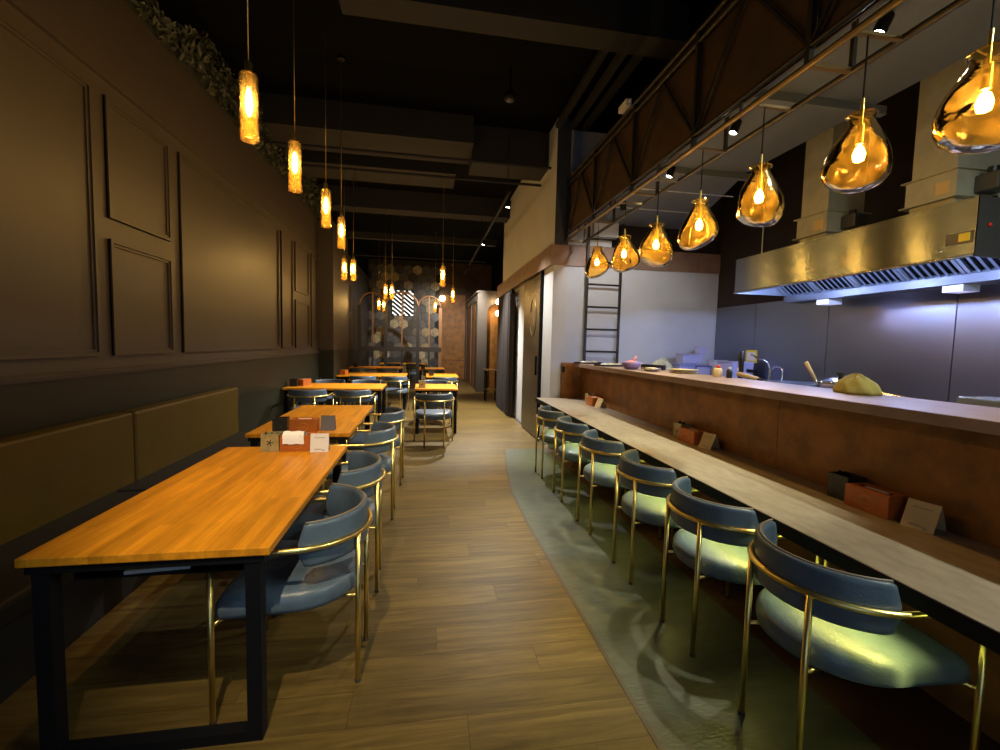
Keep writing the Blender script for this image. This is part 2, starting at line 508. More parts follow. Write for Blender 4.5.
# ---- left wall with raised mouldings
wl = MB().box(XL - 0.1, XL, -1.6, 18.0, 1.23, 3.92).build('wall_left', 'taupe_wall'); struct(wl, 'taupe panelled left wall above the bench')
MB().box(XL - 0.1, XL + 0.004, -1.6, 18.0, 0.0, 1.23).build('wainscot', 'wainscot', wl)['label'] = 'dark green grey wainscot'
MB().box(XL - 0.1, XL - 0.02, -1.6, 18.0, 3.92, ZC).build('upper_wall', 'black_paint', wl)
def moulding(parent, y0, y1, z0, z1, x=XL, w=0.045, d=0.022):
    m = MB()
    # mitred frame with a stepped profile
    for (ww, dd) in ((w, d * 0.5), (w * 0.55, d)):
        m.box(x, x + dd, y0, y1, z0, z0 + ww); m.box(x, x + dd, y0, y1, z1 - ww, z1)
        m.box(x, x + dd, y0, y0 + ww, z0 + ww, z1 - ww); m.box(x, x + dd, y1 - ww, y1, z0 + ww, z1 - ww)
    return m.build('panel_moulding', 'taupe_wall', parent)
Z0, Z1, ZM0, ZM1 = 1.355, 3.135, 2.17, 2.315
for (a, b) in ((-0.9, 2.05 - 1.0), (1.3, 3.42), (4.47, 7.16), (9.05, 9.62)):
    moulding(wl, a, b, Z0, Z1)
for (a, b) in ((3.55, 4.31), (8.0, 8.87)):
    moulding(wl, a, b, Z0, ZM0); moulding(wl, a, b, ZM1, Z1)
moulding(wl, 7.28, 7.86, Z0, Z1)
MB().box(XL, XL + 0.02, -1.6, 9.64, 1.225, 1.262).box(XL, XL + 0.03, -1.6, 9.64, 1.24, 1.252).build('chair_rail', 'taupe_wall', wl)
MB().box(XL, XL + 0.03, -1.6, 9.64, 3.235, 3.262).box(XL, XL + 0.018, -1.6, 9.64, 3.262, 3.30).build('crown_moulding', 'taupe_wall', wl)
# pillar
pl = MB().box(XL, XP, 9.64, 11.37, 1.30, 3.92).build('wall_left_pillar', 'taupe_wall'); struct(pl, 'projecting pier in the left wall')
MB().box(XL, XP + 0.003, 9.637, 11.373, 0, 1.30).build('wainscot', 'wainscot', pl)
for (a, b) in ((11.5, 12.5), (12.65, 13.5)):
    moulding(wl, a, b, 1.36, 2.16); moulding(wl, a, b, 2.3, 3.1)

# ---- back wall: hex tiled part and rust part
wb = MB().box(-2.3, 0.50, YB, YB + 0.2, 0, ZC).build('wall_back', 'grout'); struct(wb, 'back wall covered in patterned hexagonal tiles')
hexm = []
R_ = 0.20
for i in range(len(TILEC)):
    h = MB(); h.prism([(R_ * 0.965 * math.cos(PI / 6 + k * PI / 3), R_ * 0.965 * math.sin(PI / 6 + k * PI / 3)) for k in range(6)], 0, 0.02)
    hexm.append(h.mesh('tile', 'tile_%d' % i))
dx, dz = R_ * math.sqrt(3), R_ * 1.5
rz_ = random.Random(3)
r = 0
z = 0.1
while z < ZC - 0.1:
    x = -2.1 + (dx / 2 if r % 2 else 0)
    while x < 0.45:
        inst(hexm[rz_.choice([0, 0, 1, 1, 2, 3, 3, 4])], 'tile', wb, (x, YB, z), (PI / 2, 0, 0))
        x += dx
    z += dz; r += 1
wr = MB().box(0.50, 2.6, YB - 0.02, YB + 0.2, 0, ZC).build('wall_back_rust', 'rust_dark'); struct(wr, 'rust coloured back wall at the end of the aisle')
for (a, b, z0, z1) in ((0.56, 1.52, 0.82, 3.4), (0.56, 1.52, 0.06, 0.80)):
    MB().box(a, b, YB - 0.035, YB - 0.02, z0, z1).build('panel', 'rust', wr, bevel=0.004)

# ---- nook block far right with doors and an arched niche
nk = MB()
def arch_wall(m, x0, x1, ax0, ax1, zspring, ztop, y0, y1, nseg=14):
    """wall in xz with an arched opening, thickness y0..y1"""
    r = (ax1 - ax0) / 2; c = (ax0 + ax1) / 2
    m.box(x0, ax0, y0, y1, 0, ztop); m.box(ax1, x1, y0, y1, 0, ztop)
    for k in range(nseg):
        a0, a1 = PI - PI * k / nseg, PI - PI * (k + 1) / nseg
        xa, xb = c + r * math.cos(a0), c + r * math.cos(a1)
        za, zb = zspring + r * math.sin(a0), zspring + r * math.sin(a1)
        b = len(m.v)
        m.v += [(xa, y0, za), (xb, y0, zb), (xb, y0, ztop), (xa, y0, ztop), (xa, y1, za), (xb, y1, zb), (xb, y1, ztop), (xa, y1, ztop)]
        for q in ((0, 1, 2, 3), (7, 6, 5, 4), (0, 4, 5, 1), (3, 2, 6, 7)): m.f.append(tuple(b + i for i in q))
arch_wall(nk, 1.54, 2.6, 1.84, 2.40, 2.45, 3.05, 13.57, 13.75)
nk.box(1.54, 2.6, 13.57, YB, 3.05, 3.12)
nk.box(1.54, 1.60, 13.75, 13.95, 0, 3.05).box(1.54, 1.60, YB - 0.3, YB, 0, 3.05).box(1.54, 1.60, 13.95, YB - 0.3, 2.85, 3.05)
nk.box(1.54, 1.60, 15.6, 15.75, 0, 2.85)
no = nk.build('wall_nook', 'nook_paint'); struct(no, 'taupe block with arched rust niche at the far right')
MB().box(1.80, 2.45, 13.75, 13.80, 0, 3.05).build('niche_panel', 'rust', no)
for (a, b) in ((14.5, 15.6), (15.75, 16.6), (16.62, 17.5)):
    MB().box(1.57, 1.60, a, b, 0, 2.85).build('door_panel', 'rust', no)
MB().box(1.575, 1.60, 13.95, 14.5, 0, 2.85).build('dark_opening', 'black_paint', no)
MB().box(1.50, 1.56, 13.53, YB, 3.05, 3.10).build('cornice', 'nook_paint', no)

# ---- right wall with rust band, white sections
ww = MB()
ww.box(XR, XR + 0.12, 6.78, 10.55, 2.92, ZC)          # white wall above the band
ww.box(XR + 0.05, XR + 0.12, 6.78, 10.55, 0.0, 2.64)
w_r = ww.build('wall_right', 'white_wall'); struct(w_r, 'pale plaster right wall above the sliding door')
MB().box(XR - 0.05, XR + 0.12, 6.70, 10.95, 2.64, 2.92).build('rust_band', 'rust_top', w_r)
# pier at the end of the right wall, beside the bar
ag = MB().box(XR, 1.97, 6.16, 6.78, 0, 2.64).box(XR, 1.97, 6.16, 6.78, 2.92, ZC).build('wall_pier', 'white_wall'); struct(ag, 'pale pier between the sliding door and the bar')
MB().box(XR - 0.05, 1.98, 6.13, 6.70, 2.64, 2.92).build('rust_band', 'rust_top', ag)
MB().box(XR + 0.002, 1.97, 6.150, 6.16, 2.92, ZC).build('blue_face', 'blue_dark', ag)
# behind the curtain: dark passage wall
rb = MB().box(2.55, 2.65, 10.5, YB, 0, ZC).build('wall_passage', 'black_paint'); struct(rb, 'dark wall of the side passage')
MB().box(XR, 2.6, 10.43, 10.55, 0, ZC).build('wall_passage_end', 'white_wall')['kind'] = 'structure'

# ---- kitchen end wall and side wall
we = MB().box(1.94, 4.7, YK, YK + 0.12, 0, 2.70).build('wall_kitchen_end', 'white_wall'); struct(we, 'white kitchen end wall behind the ladder')
MB().box(1.94, 4.6, YK - 0.02, YK + 0.12, 2.69, 2.99).build('rust_band', 'rust_top', we)
MB().box(1.97, 2.75, YK, YK + 0.12, 3.0, ZC).build('upper_white', 'white_wall', we)
MB().box(2.19, 4.7, YK + 0.12, YK + 0.2, 2.99, ZC).build('upper_dark', 'dark_brown', we)
MB().box(2.42, 2.80, YK - 0.12, YK + 0.10, 3.12, 3.60).build('white_box', 'white_wall', we)
ws = MB().box(XK, XK + 0.1, -1.6, YK, 0, ZC).build('wall_kitchen_side', 'dark_brown'); struct(ws, 'dark kitchen side wall above the steel panels')
# steel sheets
ys = [6.44, 5.58, 4.43, 3.18, 2.0, 0.8, -0.4, -1.6]
for a, b in zip(ys, ys[1:]):
    MB().box(XK - 0.012, XK, b + 0.004, a - 0.004, 0.9, 2.15).build('steel_panel', 'steel_wall', ws, bevel=0.002)
# rear wall behind the camera
rw = MB().box(-2.3, -1.6, -1.75, -1.6, 0, ZC).box(1.0, 4.7, -1.75, -1.6, 0, ZC).box(-1.6, 1.0, -1.75, -1.6, 2.5, ZC).box(-1.6, 1.0, -1.75, -1.6, 0, 0.1).build('wall_rear', 'taupe_wall'); struct(rw, 'wall behind the camera')
wn = MB()
for xx in (-1.6, -0.33, 0.94):
    wn.box(xx, xx + 0.06, -1.72, -1.63, 0.1, 2.5)
wn.box(-1.54, 0.94, -1.72, -1.63, 0.1, 0.16).box(-1.54, 0.94, -1.72, -1.63, 2.44, 2.5)
wno = wn.build('window_1', 'black_metal'); struct(wno, 'shop window behind the camera')
for xx in (-1.54, -0.27):
    MB().box(xx, xx + 1.21, -1.68, -1.672, 0.16, 2.44).build('pane', 'window_glass', wno)
_l = bpy.data.lights.new('daylight', 'AREA'); _l.shape = 'RECTANGLE'; _l.size = 2.5; _l.size_y = 2.3; _l.energy = P_DAY; _l.color = (0.50, 0.70, 1.0)
_o = bpy.data.objects.new('daylight', _l); COL.objects.link(_o); _o.parent = wno; _o.location = (-0.3, -1.85, 1.3); _o.rotation_euler = (PI / 2, 0, 0)

# ---- soffit over the kitchen
so = MB().prism([(2.05, -1.6), (3.25, -1.6), (3.25, 4.25), (3.60, 5.30), (3.92, 6.43), (2.05, 6.43)], 3.33, 3.55).build('ceiling_soffit', 'soffit_paint'); struct(so, 'grey soffit above the bar and kitchen')
for yy in (2.9, 4.25):
    MB().box(2.25, 3.35, yy, yy + 0.05, 3.27, 3.33).build('soffit_batten', 'soffit_paint', so)
for yy in (4.9, 5.6):
    MB().box(2.1, 3.6, yy, yy + 0.012, 3.322, 3.331).build('seam', 'white_wall', so)

# ---- ceiling beams, ducts and conduits
def beam(x0, x1, y0, y1, z0, z1, mat):
    b = MB().box(x0, x1, y0, y1, z0, z1).build('ceiling_beam', mat, ce)
    return b
beam(-0.75, 2.35, 3.95, 4.22, 4.32, ZC, 'beam_paint')
beam(-2.2, 1.98, 2.2, 3.6, 4.5, ZC, 'beam_blue')
beam(-2.2, 0.62, 6.35, 7.1, 4.28, ZC, 'beam_paint')
beam(0.62, 1.77, 6.6, 7.1, 4.12, ZC, 'beam_blue')
beam(-2.2, 0.45, 7.6, 8.3, 4.30, ZC, 'beam_paint')
beam(-2.2, 1.77, 9.7, 10.1, 4.25, ZC, 'beam_blue')
beam(-2.2, 1.77, 11.6, 11.75, 4.05, 4.20, 'beam_paint')
for k, yy in enumerate((6.2, 6.75, 13.0)):
    MB().tube([(-2.0, yy, 3.98 - 0.05 * k), (1.7, yy, 3.98 - 0.05 * k)], 0.02, 8).build('conduit', 'beam_blue', ce)
for xx in (1.72, 1.92, 2.1):
    MB().box(xx, xx + 0.07, 4.3, 6.1, 4.48, 4.55).build('cable_tray', 'beam_paint', ce)

# ================================================================== LEFT SIDE FURNITURE
# ---- hedge on top of the panelling
hd = empty('artificial_hedge', (XL, 2.0, 3.92))
hc = MB()
rnd = random.Random(5)
def hedge_h(yy): return 0.30 + 0.13 * math.sin(yy * 2.1) + 0.10 * math.sin(yy * 4.7 + 1) + 0.06 * yy * 0.6
n = 40
rows = []
for i in range(n + 1):
    yy = 7.6 * i / n
    h = hedge_h(yy) * 0.85
    rows.append([(0.0, yy, 0), (0.05, yy, h * 0.3), (0.06, yy, h * 0.7), (0.0, yy, h), (-0.06, yy, h * 0.9), (-0.08, yy, 0)])
hc.quadgrid(rows).build('core', 'hedge_core', hd, smooth=True)
lv = MB()
for i in range(3200):
    yy = rnd.uniform(0, 7.6); h = hedge_h(yy) * rnd.uniform(0.02, 1.0)
    c = Vector((rnd.uniform(0.02, 0.11), yy, h))
    s = rnd.uniform(0.022, 0.05)
    a = Vector((rnd.uniform(-0.5, 0.5), rnd.uniform(-1, 1), rnd.uniform(-1, 0.6))).normalized()
    b = a.cross(Vector((1, rnd.uniform(-0.6, 0.6), rnd.uniform(-0.6, 0.6)))).normalized()
    i0 = len(lv.v)
    lv.v += [tuple(c - a * s), tuple(c + b * s * 0.5 + Vector((0.008, 0, 0))), tuple(c + a * s), tuple(c - b * s * 0.5 + Vector((0.008, 0, 0)))]
    lv.f.append((i0, i0 + 1, i0 + 2, i0 + 3))
lo = lv.build('leaves', 'hedge_leaf', hd); lo['kind'] = 'stuff'
tag(hd, 'dark green artificial hedge along the top of the panelled wall', 'hedge')

# ---- banquette bench
bn = empty('banquette_bench', (XL, 0.9, 0))
for (a, b) in ((-0.85, 0.68), (0.70, 2.27), (2.28, 4.62)):
    pass
for (a, b) in ((0.2, 2.625), (2.635, 4.42)):
    c = MB().box(0.02, 0.14, a, b, 0.43, 0.955)
    c.build('back_cushion', 'bench_leather', bn, bevel=0.02)
for (a, b) in ((0.2, 2.4), (2.41, 4.42)):
    MB().box(0.02, 0.60, a, b, 0.35, 0.45).build('seat_cushion', 'bench_dark', bn, bevel=0.02)
MB().box(0.02, 0.52, 0.2, 4.42, 0.0, 0.35).build('base', 'bench_dark', bn)
tag(bn, 'long olive leather bench against the panelled wall', 'bench')

# ---- tables
def make_table(name, L, Wd, x, y, rz, label, group, shelf=False):
    """long side along local x, local origin at centre on the floor"""
    t = empty(name, (x, y, 0), rz)
    MB().box(-L / 2, L / 2, -Wd / 2, Wd / 2, 0.718, 0.75).build('table_top', 'table_wood', t, bevel=0.004)
    for s in (-1, 1):
        xx = s * (L / 2 - 0.040)
        for q in (-1, 1):
            yy = q * (Wd / 2 - 0.062)
            MB().box(xx - 0.026, xx + 0.026, yy - 0.026, yy + 0.026, 0.0, 0.69).build('leg', 'black_metal', t)
        MB().box(xx - 0.026, xx + 0.026, -Wd / 2 + 0.088, Wd / 2 - 0.088, 0.0, 0.04).build('foot_bar', 'black_metal', t)
        MB().box(xx - 0.03, xx + 0.03, -Wd / 2 + 0.02, Wd / 2 - 0.02, 0.69, 0.718).build('top_rail', 'black_metal', t)
    MB().box(-L / 2 + 0.075, L / 2 - 0.075, Wd / 2 - 0.08, Wd / 2 - 0.04, 0.69, 0.718).build('side_rail', 'black_metal', t)
    MB().box(-L / 2 + 0.075, L / 2 - 0.075, -Wd / 2 + 0.04, -Wd / 2 + 0.08, 0.69, 0.718).build('side_rail', 'black_metal', t)
    if shelf:
        MB().box(-L / 2 + 0.08, -L / 2 + 0.55, -0.28, 0.28, 0.628, 0.634).box(-L / 2 + 0.08, -L / 2 + 0.55, -0.28, -0.274, 0.634, 0.70).box(-L / 2 + 0.08, -L / 2 + 0.55, 0.274, 0.28, 0.634, 0.70).build('under_shelf', 'black_metal', t)
    tag(t, label, 'table', group)
    return t
TG = 'wooden dining tables with black steel frames'
make_table('dining_table', 1.60, 0.79, -0.945, 2.46, PI / 2, 'large oiled wood table nearest the camera beside the olive bench', TG, True)
make_table('dining_table', 1.62, 0.79, -1.0, 4.51, PI / 2, 'second wood table along the bench, behind the nearest one', TG)
make_table('dining_table', 1.48, 0.88, -1.43, 7.63, 0, 'wood table set crosswise against the wall in front of the pier', TG)
make_table('dining_table', 1.46, 0.95, -1.16, 10.35, 0, 'crosswise wood table standing beside the projecting pier', TG)
make_table('dining_table', 1.46, 0.95, -1.43, 13.2, 0, 'farthest crosswise wood table at the left, by the arched partition', TG)
make_table('dining_table', 0.70, 0.86, 0.175, 7.66, 0, 'small wood table in mid aisle with one chair facing it, nearest of three', TG)
make_table('dining_table', 0.72, 0.95, 0.365, 10.32, 0, 'middle one of the three small wood tables in the aisle', TG)
make_table('dining_table', 0.72, 0.95, 0.165, 12.9, 0, 'farthest of the three small wood tables, just before the partition', TG)
make_table('dining_table', 1.60, 0.80, -0.75, 15.9, 0, 'wood table seen through the arched partition', TG)

# ---- chairs.  local: sitter faces -Y ... origin on floor below the seat centre, front legs at y=-0.264, back at y=+0.29
CG = 'blue leather chairs with brass tube frames'
def make_chair():
    t = empty('brass_chair')
    RR, zr, tr_ = 0.29, 0.676, 0.0115
    # ring: front leg up, elbow, arm, arc, arm, elbow, front leg down
    path = []
    el = 0.055
    fy = -0.264
    def add(p): path.append(p)
    ring = []
    ring.append((-RR, fy + 0.0, 0.012))
    ring.append((-RR, fy, zr - el))
    for k in range(1, 5):
        a = PI / 2 * k / 4
        ring.append((-RR, fy + el * (1 - math.cos(a)), zr - el + el * math.sin(a)))
    ring.append((-RR, -0.10, zr)); 
    for k in range(0, 25):
        a = PI - PI * k / 24
        ring.append((RR * math.cos(a), RR * math.sin(a), zr))
    ring.append((RR, -0.10, zr))
    for k in range(4, 0, -1):
        a = PI / 2 * k / 4
        ring.append((RR, fy + el * (1 - math.cos(a)), zr - el + el * math.sin(a)))
    ring.append((RR, fy, zr - el)); ring.append((RR, fy, 0.012))
    # arm ring (without legs) and legs as their own parts
    MB().tube(ring[2:-2], tr_, 10).build('arm_ring', 'brass', t, smooth=True)
    for s in (-1, 1):
        lg = MB().tube([(s * RR, fy, 0.012), (s * RR, fy, zr - el)], tr_, 10).build('leg', 'brass', t, smooth=True)
        MB().tube([(s * RR, fy, 0.0), (s * RR, fy, 0.014)], tr_ * 1.1, 10).build('foot', 'foot_cap', lg)
    yb = math.sqrt(RR * RR - 0.137 ** 2)
    for s in (-1, 1):
        lg = MB().tube([(s * 0.137, yb, 0.012), (s * 0.137, yb, zr)], tr_, 10).build('leg', 'brass', t, smooth=True)
        MB().tube([(s * 0.137, yb, 0.0), (s * 0.137, yb, 0.014)], tr_ * 1.1, 10).build('foot', 'foot_cap', lg)
        MB().tube([(s * 0.137, yb, 0.396), (s * 0.125, yb - 0.09, 0.396)], 0.008, 8).build('bracket', 'brass', t, smooth=True)
        MB().tube([(s * RR, fy, 0.396), (s * 0.20, fy + 0.04, 0.396)], 0.008, 8).build('bracket', 'brass', t, smooth=True)
    # backrest: curved upholstered band with rounded ends
    A = math.radians(80)
    n = 36
    ro, ri = RR - tr_, RR - tr_ - 0.036
    zb0, zb1 = 0.592, 0.770
    prof_n = 14
    rows = []
    for k in range(n + 1):
        u = -1 + 2 * k / n
        a = PI / 2 + A * u
        # rounded end corners
        e = max(0.0, (abs(u) - 0.90) / 0.10)
        shr = 1 - math.sqrt(max(0.0, 1 - e * e)) if e > 0 else 0
        h0, h1 = zb0 + 0.05 * shr, zb1 - 0.07 * shr
        th = 1 - 0.35 * shr
        rr = []
        cr, cz, hr, hz = (ro + ri) / 2, (h0 + h1) / 2, (ro - ri) / 2 * th, (h1 - h0) / 2
        for j in range(prof_n):
            b = 2 * PI * j / prof_n
            cb, sb = math.cos(b), math.sin(b)
            px = math.copysign(abs(cb) ** 0.45, cb) * hr
            pz = math.copysign(abs(sb) ** 0.28, sb) * hz
            rad = cr + px
            rr.append((rad * math.cos(a), rad * math.sin(a), cz + pz))
        rr.append(rr[0])
        rows.append(rr)
    bm = MB().quadgrid(rows)
    bm.f.append(tuple(range(prof_n - 1, -1, -1)))
    last = n * (prof_n + 1)
    bm.f.append(tuple(last + j for j in range(prof_n)))
    bk = bm.build('backrest', 'blue_leather', t, auto=50)
    pp = []
    for k in range(n + 1):
        u = -0.93 + 1.86 * k / n
        a = PI / 2 + A * u
        rad = (ro + ri) / 2
        pp.append((rad * math.cos(a), rad * math.sin(a), zb1 + 0.001))
    MB().tube(pp, 0.0045, 6).build('piping', 'piping', bk, smooth=True)
    # seat: round-backed cushion
    def outline(s):
        pts = []
        r = 0.262 * s
        for k in range(0, 17):
            a = PI * k / 16
            pts.append((r * math.cos(a), 0.005 + (r * 0.95) * math.sin(a)))
        fr = -0.265
        for k in range(0, 6):       # left side and front-left corner
            q = k / 5
            pts.append((-r - 0.014 * q * s, 0.005 + (fr * s + 0.02) * q))
        pts.append((-r + 0.012, fr * s)); pts.append((-0.1, fr * s - 0.006)); pts.append((0.1, fr * s - 0.006)); pts.append((r - 0.012, fr * s))
        for k in range(5, 0, -1):
            q = k / 5
            pts.append((r + 0.014 * q * s, 0.005 + (fr * s + 0.02) * q))
        return pts
    sm = MB()
    layers = [(0.90, 0.400), (0.985, 0.408), (1.0, 0.425), (1.0, 0.450), (0.985, 0.470), (0.93, 0.485), (0.80, 0.494), (0.45, 0.499)]
    m = len(outline(1))
    for (s, z) in layers:
        sm.v += [(px, py, z) for px, py in outline(s)]
    for i in range(len(layers) - 1):
        for k in range(m):
            k2 = (k + 1) % m
            sm.f.append((i * m + k, i * m + k2, (i + 1) * m + k2, (i + 1) * m + k))
    sm.f.append(tuple(reversed(range(m))))
    sm.f.append(tuple((len(layers) - 1) * m + k for k in range(m)))
    sm.build('seat', 'blue_leather', t, smooth=True)
    return t
chair0 = make_chair()
first = [True]
def chair(x, y, rz, label, group=CG):
    if first[0]: c = chair0; first[0] = False
    else: c = copy_tree(chair0)
    c.location = (x, y, 0); c.rotation_euler = (0, 0, rz)
    tag(c, label, 'chair', group)
    return c
# local back is +Y.  Facing -X (back towards +X): rotate -90deg;  facing +X: +90deg;  facing +Y: 180deg
xl = -0.80 + 0.264
for (yy, lab, dr) in ((2.064, 'blue leather brass chair nearest the camera at the big wood table', 0.0),
                      (2.76, 'blue leather brass chair second along the nearest wood table', 0.04),
                      (3.86, 'blue leather brass chair at the near end of the second bench table', 0.02),
                      (4.80, 'blue leather brass chair at the far end of the second bench table', -0.03)):
    chair(xl + (0.0 if yy < 3 else 0.01 if yy < 4.2 else 0.035), yy, -PI / 2 + dr, lab)
xb = 1.30 + 0.52 - 0.264
BARL = ['bar chair nearest the camera, cut by the right picture edge, brass legs and blue back',
        'second bar chair from the camera along the stone counter',
        'third bar chair from the camera along the stone counter',
        'fourth bar chair from the camera along the stone counter',
        'fifth bar chair from the camera, next to the last one at the counter end',
        'last bar chair at the far end of the stone counter']
for (yy, dr, lab) in zip((1.392, 2.015, 2.66, 3.40, 4.13, 4.88), (0, 0.02, -0.02, 0.03, 0, 0.02), BARL):
    chair(xb, yy, PI / 2 + dr, lab)
chair(-1.72, 6.95, PI, 'left one of two blue chairs with backs to us at the crosswise table')
chair(-1.085, 6.95, PI, 'right one of two blue chairs with backs to us at the crosswise table')
chair(-1.72, 8.35, 0, 'left blue chair on the far side of the first crosswise table')
chair(-1.085, 8.35, 0, 'right blue chair on the far side of the first crosswise table')
chair(-1.30, 9.65, PI, 'left blue chair before the crosswise table beside the pier')
chair(-0.66, 9.65, PI, 'right blue chair before the crosswise table beside the pier')
chair(0.125, 6.50, PI, 'blue chair standing alone in the aisle, back to the camera')
chair(0.15, 8.45, 0, 'blue chair behind the nearest small aisle table')
chair(0.40, 9.60, PI, 'blue chair before the middle small aisle table')
chair(0.20, 12.2, PI, 'blue chair before the farthest small aisle table')
chair(-1.05, 12.45, PI, 'blue chair before the farthest crosswise table at the left')
chair(-1.75, 12.45, PI, 'blue chair by the wall before the farthest crosswise table')
for (xx, lab) in ((-1.1, 'dark left chair seen through the lower partition opening'), (-0.4, 'dark right chair seen through the lower partition opening')):
    chair(xx, 15.2, PI, lab)
chair0.location = chair0.location

# ---- menus on the shelf under the first table
def slab(name, mat, loc, size, rz, parent=None, tilt=0.0):
    o = MB().box(-size[0] / 2, size[0] / 2, -size[1] / 2, size[1] / 2, 0, size[2]).build(name, mat, parent, loc=loc)
    o.rotation_euler = (tilt, 0, rz)
    return o
mz = 0.634
for k, (mat, dxx, dyy, rr, lab) in enumerate((('paper', 0.0, 0.0, 0.10, 'pale printed menu at the bottom of the pile under the table'),
                                         ('yellow', -0.03, 0.005, 0.02, 'yellow edged menu in the pile under the table'),
                                         ('magazine_red', 0.01, 0.01, 0.07, 'red menu in the pile under the table'),
                                         ('magazine_blue', 0.035, 0.0, 0.05, 'blue grey menu on top of the pile under the table'))):
    o = slab('menu', mat, (-0.98 + dxx, 1.90 + dyy, mz), (0.21, 0.29, 0.013), rr)
    tag(o, lab, 'menu', 'menus under the nearest table')
    mz += 0.0135

# ---- table sets: cutlery caddy, orange tissue box, card
def tissue_box(x, y, z, rz, label, tissue=False):
    """slope-ended leather tissue box; its long side with the mark faces local -Y"""
    t = empty('tissue_box', (x, y, z), rz)
    L, D, H = 0.205, 0.12, 0.105
    m = MB()
    # wedge ended body: right end slopes outward
    P = [(-L / 2, 0), (L / 2 + 0.0, 0), (L / 2 - 0.0, H), (-L / 2, H)]
    b = len(m.v)
    m.v += [(px, -D / 2, pz) for px, pz in P] + [(px, D / 2, pz) for px, pz in P]
    for q in ((0, 1, 2, 3), (7, 6, 5, 4), (0, 4, 5, 1), (1, 5, 6, 2), (3, 7, 4, 0)): m.f.append(tuple(b + i for i in q))
    # top with a slot
    m.box(-L / 2, L / 2, -D / 2, -0.02, H - 0.004, H); m.box(-L / 2, L / 2, 0.02, D / 2, H - 0.004, H)
    m.box(-L / 2, -0.075, -0.02, 0.02, H - 0.004, H); m.box(0.075, L / 2, -0.02, 0.02, H - 0.004, H)
    m.build('body', 'orange_box', t, bevel=0.0015)
    # printed ring mark and skyline on the long side
    g = MB()
    cx, cz = 0.005, 0.048
    ring = [(cx + 0.036 * math.cos(a), -D / 2 - 0.0008, cz + 0.029 * math.sin(a)) for a in [math.radians(-150 + 12 * k) for k in range(24)]]
    g.tube(ring, 0.0011, 4)
    for k, h in enumerate((0.010, 0.019, 0.026, 0.021, 0.014, 0.018, 0.011)):
        xx = cx - 0.046 + k * 0.0098
        g.bar((xx, -D / 2 - 0.0008, cz - 0.008), (xx + 0.004, -D / 2 - 0.0008, cz - 0.008 + h), 0.0035, 0.001)
    g.bar((cx - 0.058, -D / 2 - 0.0008, cz - 0.010), (cx + 0.022, -D / 2 - 0.0008, cz - 0.010), 0.001, 0.0022)
    g.build('printed_mark', 'gold_print', t)
    s = MB()
    if tissue:
        rows = []
        for (yy, zz) in ((0.012, H - 0.006), (0.010, H + 0.018), (-0.02, H + 0.024), (-0.05, H + 0.014), (-0.066, H - 0.004), (-0.070, H - 0.03), (-0.074, H - 0.052)):
            rows.append([(-0.085 + 0.135 * k / 6 + 0.02 * (H - zz) * 5, yy + 0.003 * math.sin(k * 1.7), zz + 0.003 * math.sin(k * 2.1)) for k in range(7)])
        s.quadgrid(rows)
        rows2 = [[(px, py, pz - 0.0012) for (px, py, pz) in r] for r in rows]
        s.quadgrid(rows2)
    else:
        s.box(-0.05, 0.05, -0.012, 0.012, H - 0.012, H - 0.002)
    s.build('tissue', 'tissue', t, smooth=tissue)
    tag(t, label, 'tissue box', 'orange leather tissue boxes')
    return t
def caddy(x, y, z, rz, mat, label, H=0.115):
    t = empty('cutlery_caddy', (x, y, z), rz)
    m = MB(); S = 0.055
    for (a, b, c, d) in ((-S, S, -S, -S + 0.005), (-S, S, S - 0.005, S), (-S, -S + 0.005, -S + 0.005, S - 0.005), (S - 0.005, S, -S + 0.005, S - 0.005)):
        m.box(a, b, c, d, 0, H)
    m.box(-S + 0.005, S - 0.005, -S + 0.005, S - 0.005, 0, 0.005)
    m.build('box', mat, t, bevel=0.001)
    for k in range(3):
        MB().bar((-0.03 + 0.028 * k, 0.01 * (k - 1), 0.006), (-0.034 + 0.034 * k, 0.012 * (k - 1), H + 0.012 - 0.006 * k), 0.016, 0.003).build('cutlery', 'black_metal', t)
    # leaf-like mark on the front
    g = MB()
    for k in range(5):
        a = k * 1.256
        g.bar((0.0, -S - 0.0006, 0.06), (0.022 * math.cos(a), -S - 0.0006, 0.06 + 0.022 * math.sin(a)), 0.001, 0.006)
    g.build('mark', 'caddy_dark', t)
    tag(t, label, 'caddy', 'cutlery caddies')
    return t
def card(x, y, z, rz, mat, label, lean=0.22, blank=False):
    """A-shaped table card; printed face towards local -Y"""
    t = empty('table_card', (x, y, z), rz)
    H, Wc = 0.125, 0.115
    off = H * math.sin(lean)
    R1 = Matrix.Translation((0, -off, 0)) @ Matrix.Rotation(-lean, 4, 'X')
    MB().box(-Wc / 2, Wc / 2, 0, 0.002, 0, H, R1).build('front_leaf', mat, t)
    R2 = Matrix.Translation((0, off, 0)) @ Matrix.Rotation(lean, 4, 'X')
    MB().box(-Wc / 2, Wc / 2, -0.002, 0, 0, H, R2).build('back_leaf', mat, t)
    if not blank:
        g = MB()
        for (a, b, zz, hh) in ((-0.034, 0.034, 0.094, 0.003), (-0.032, 0.012, 0.020, 0.002), (-0.032, 0.030, 0.014, 0.003), (0.018, 0.036, 0.007, 0.003)):
            g.box(a, b, -0.0006, 0, zz, zz + hh, R1)
        g.build('print', 'card_print', t)['kind'] = 'stuff'
    tag(t, label, 'card', 'table cards')
    return t
ZT = 0.75
caddy(-1.02, 3.16, ZT, 0.05, 'caddy_olive', 'olive cutlery caddy at the far end of the nearest table')
tissue_box(-0.853, 3.165, ZT, 0.0, 'orange tissue box with a white tissue pulled out on the nearest table', True)
card(-0.70, 3.10, ZT, 0.06, 'card_white', 'white table card at the far end of the nearest table')
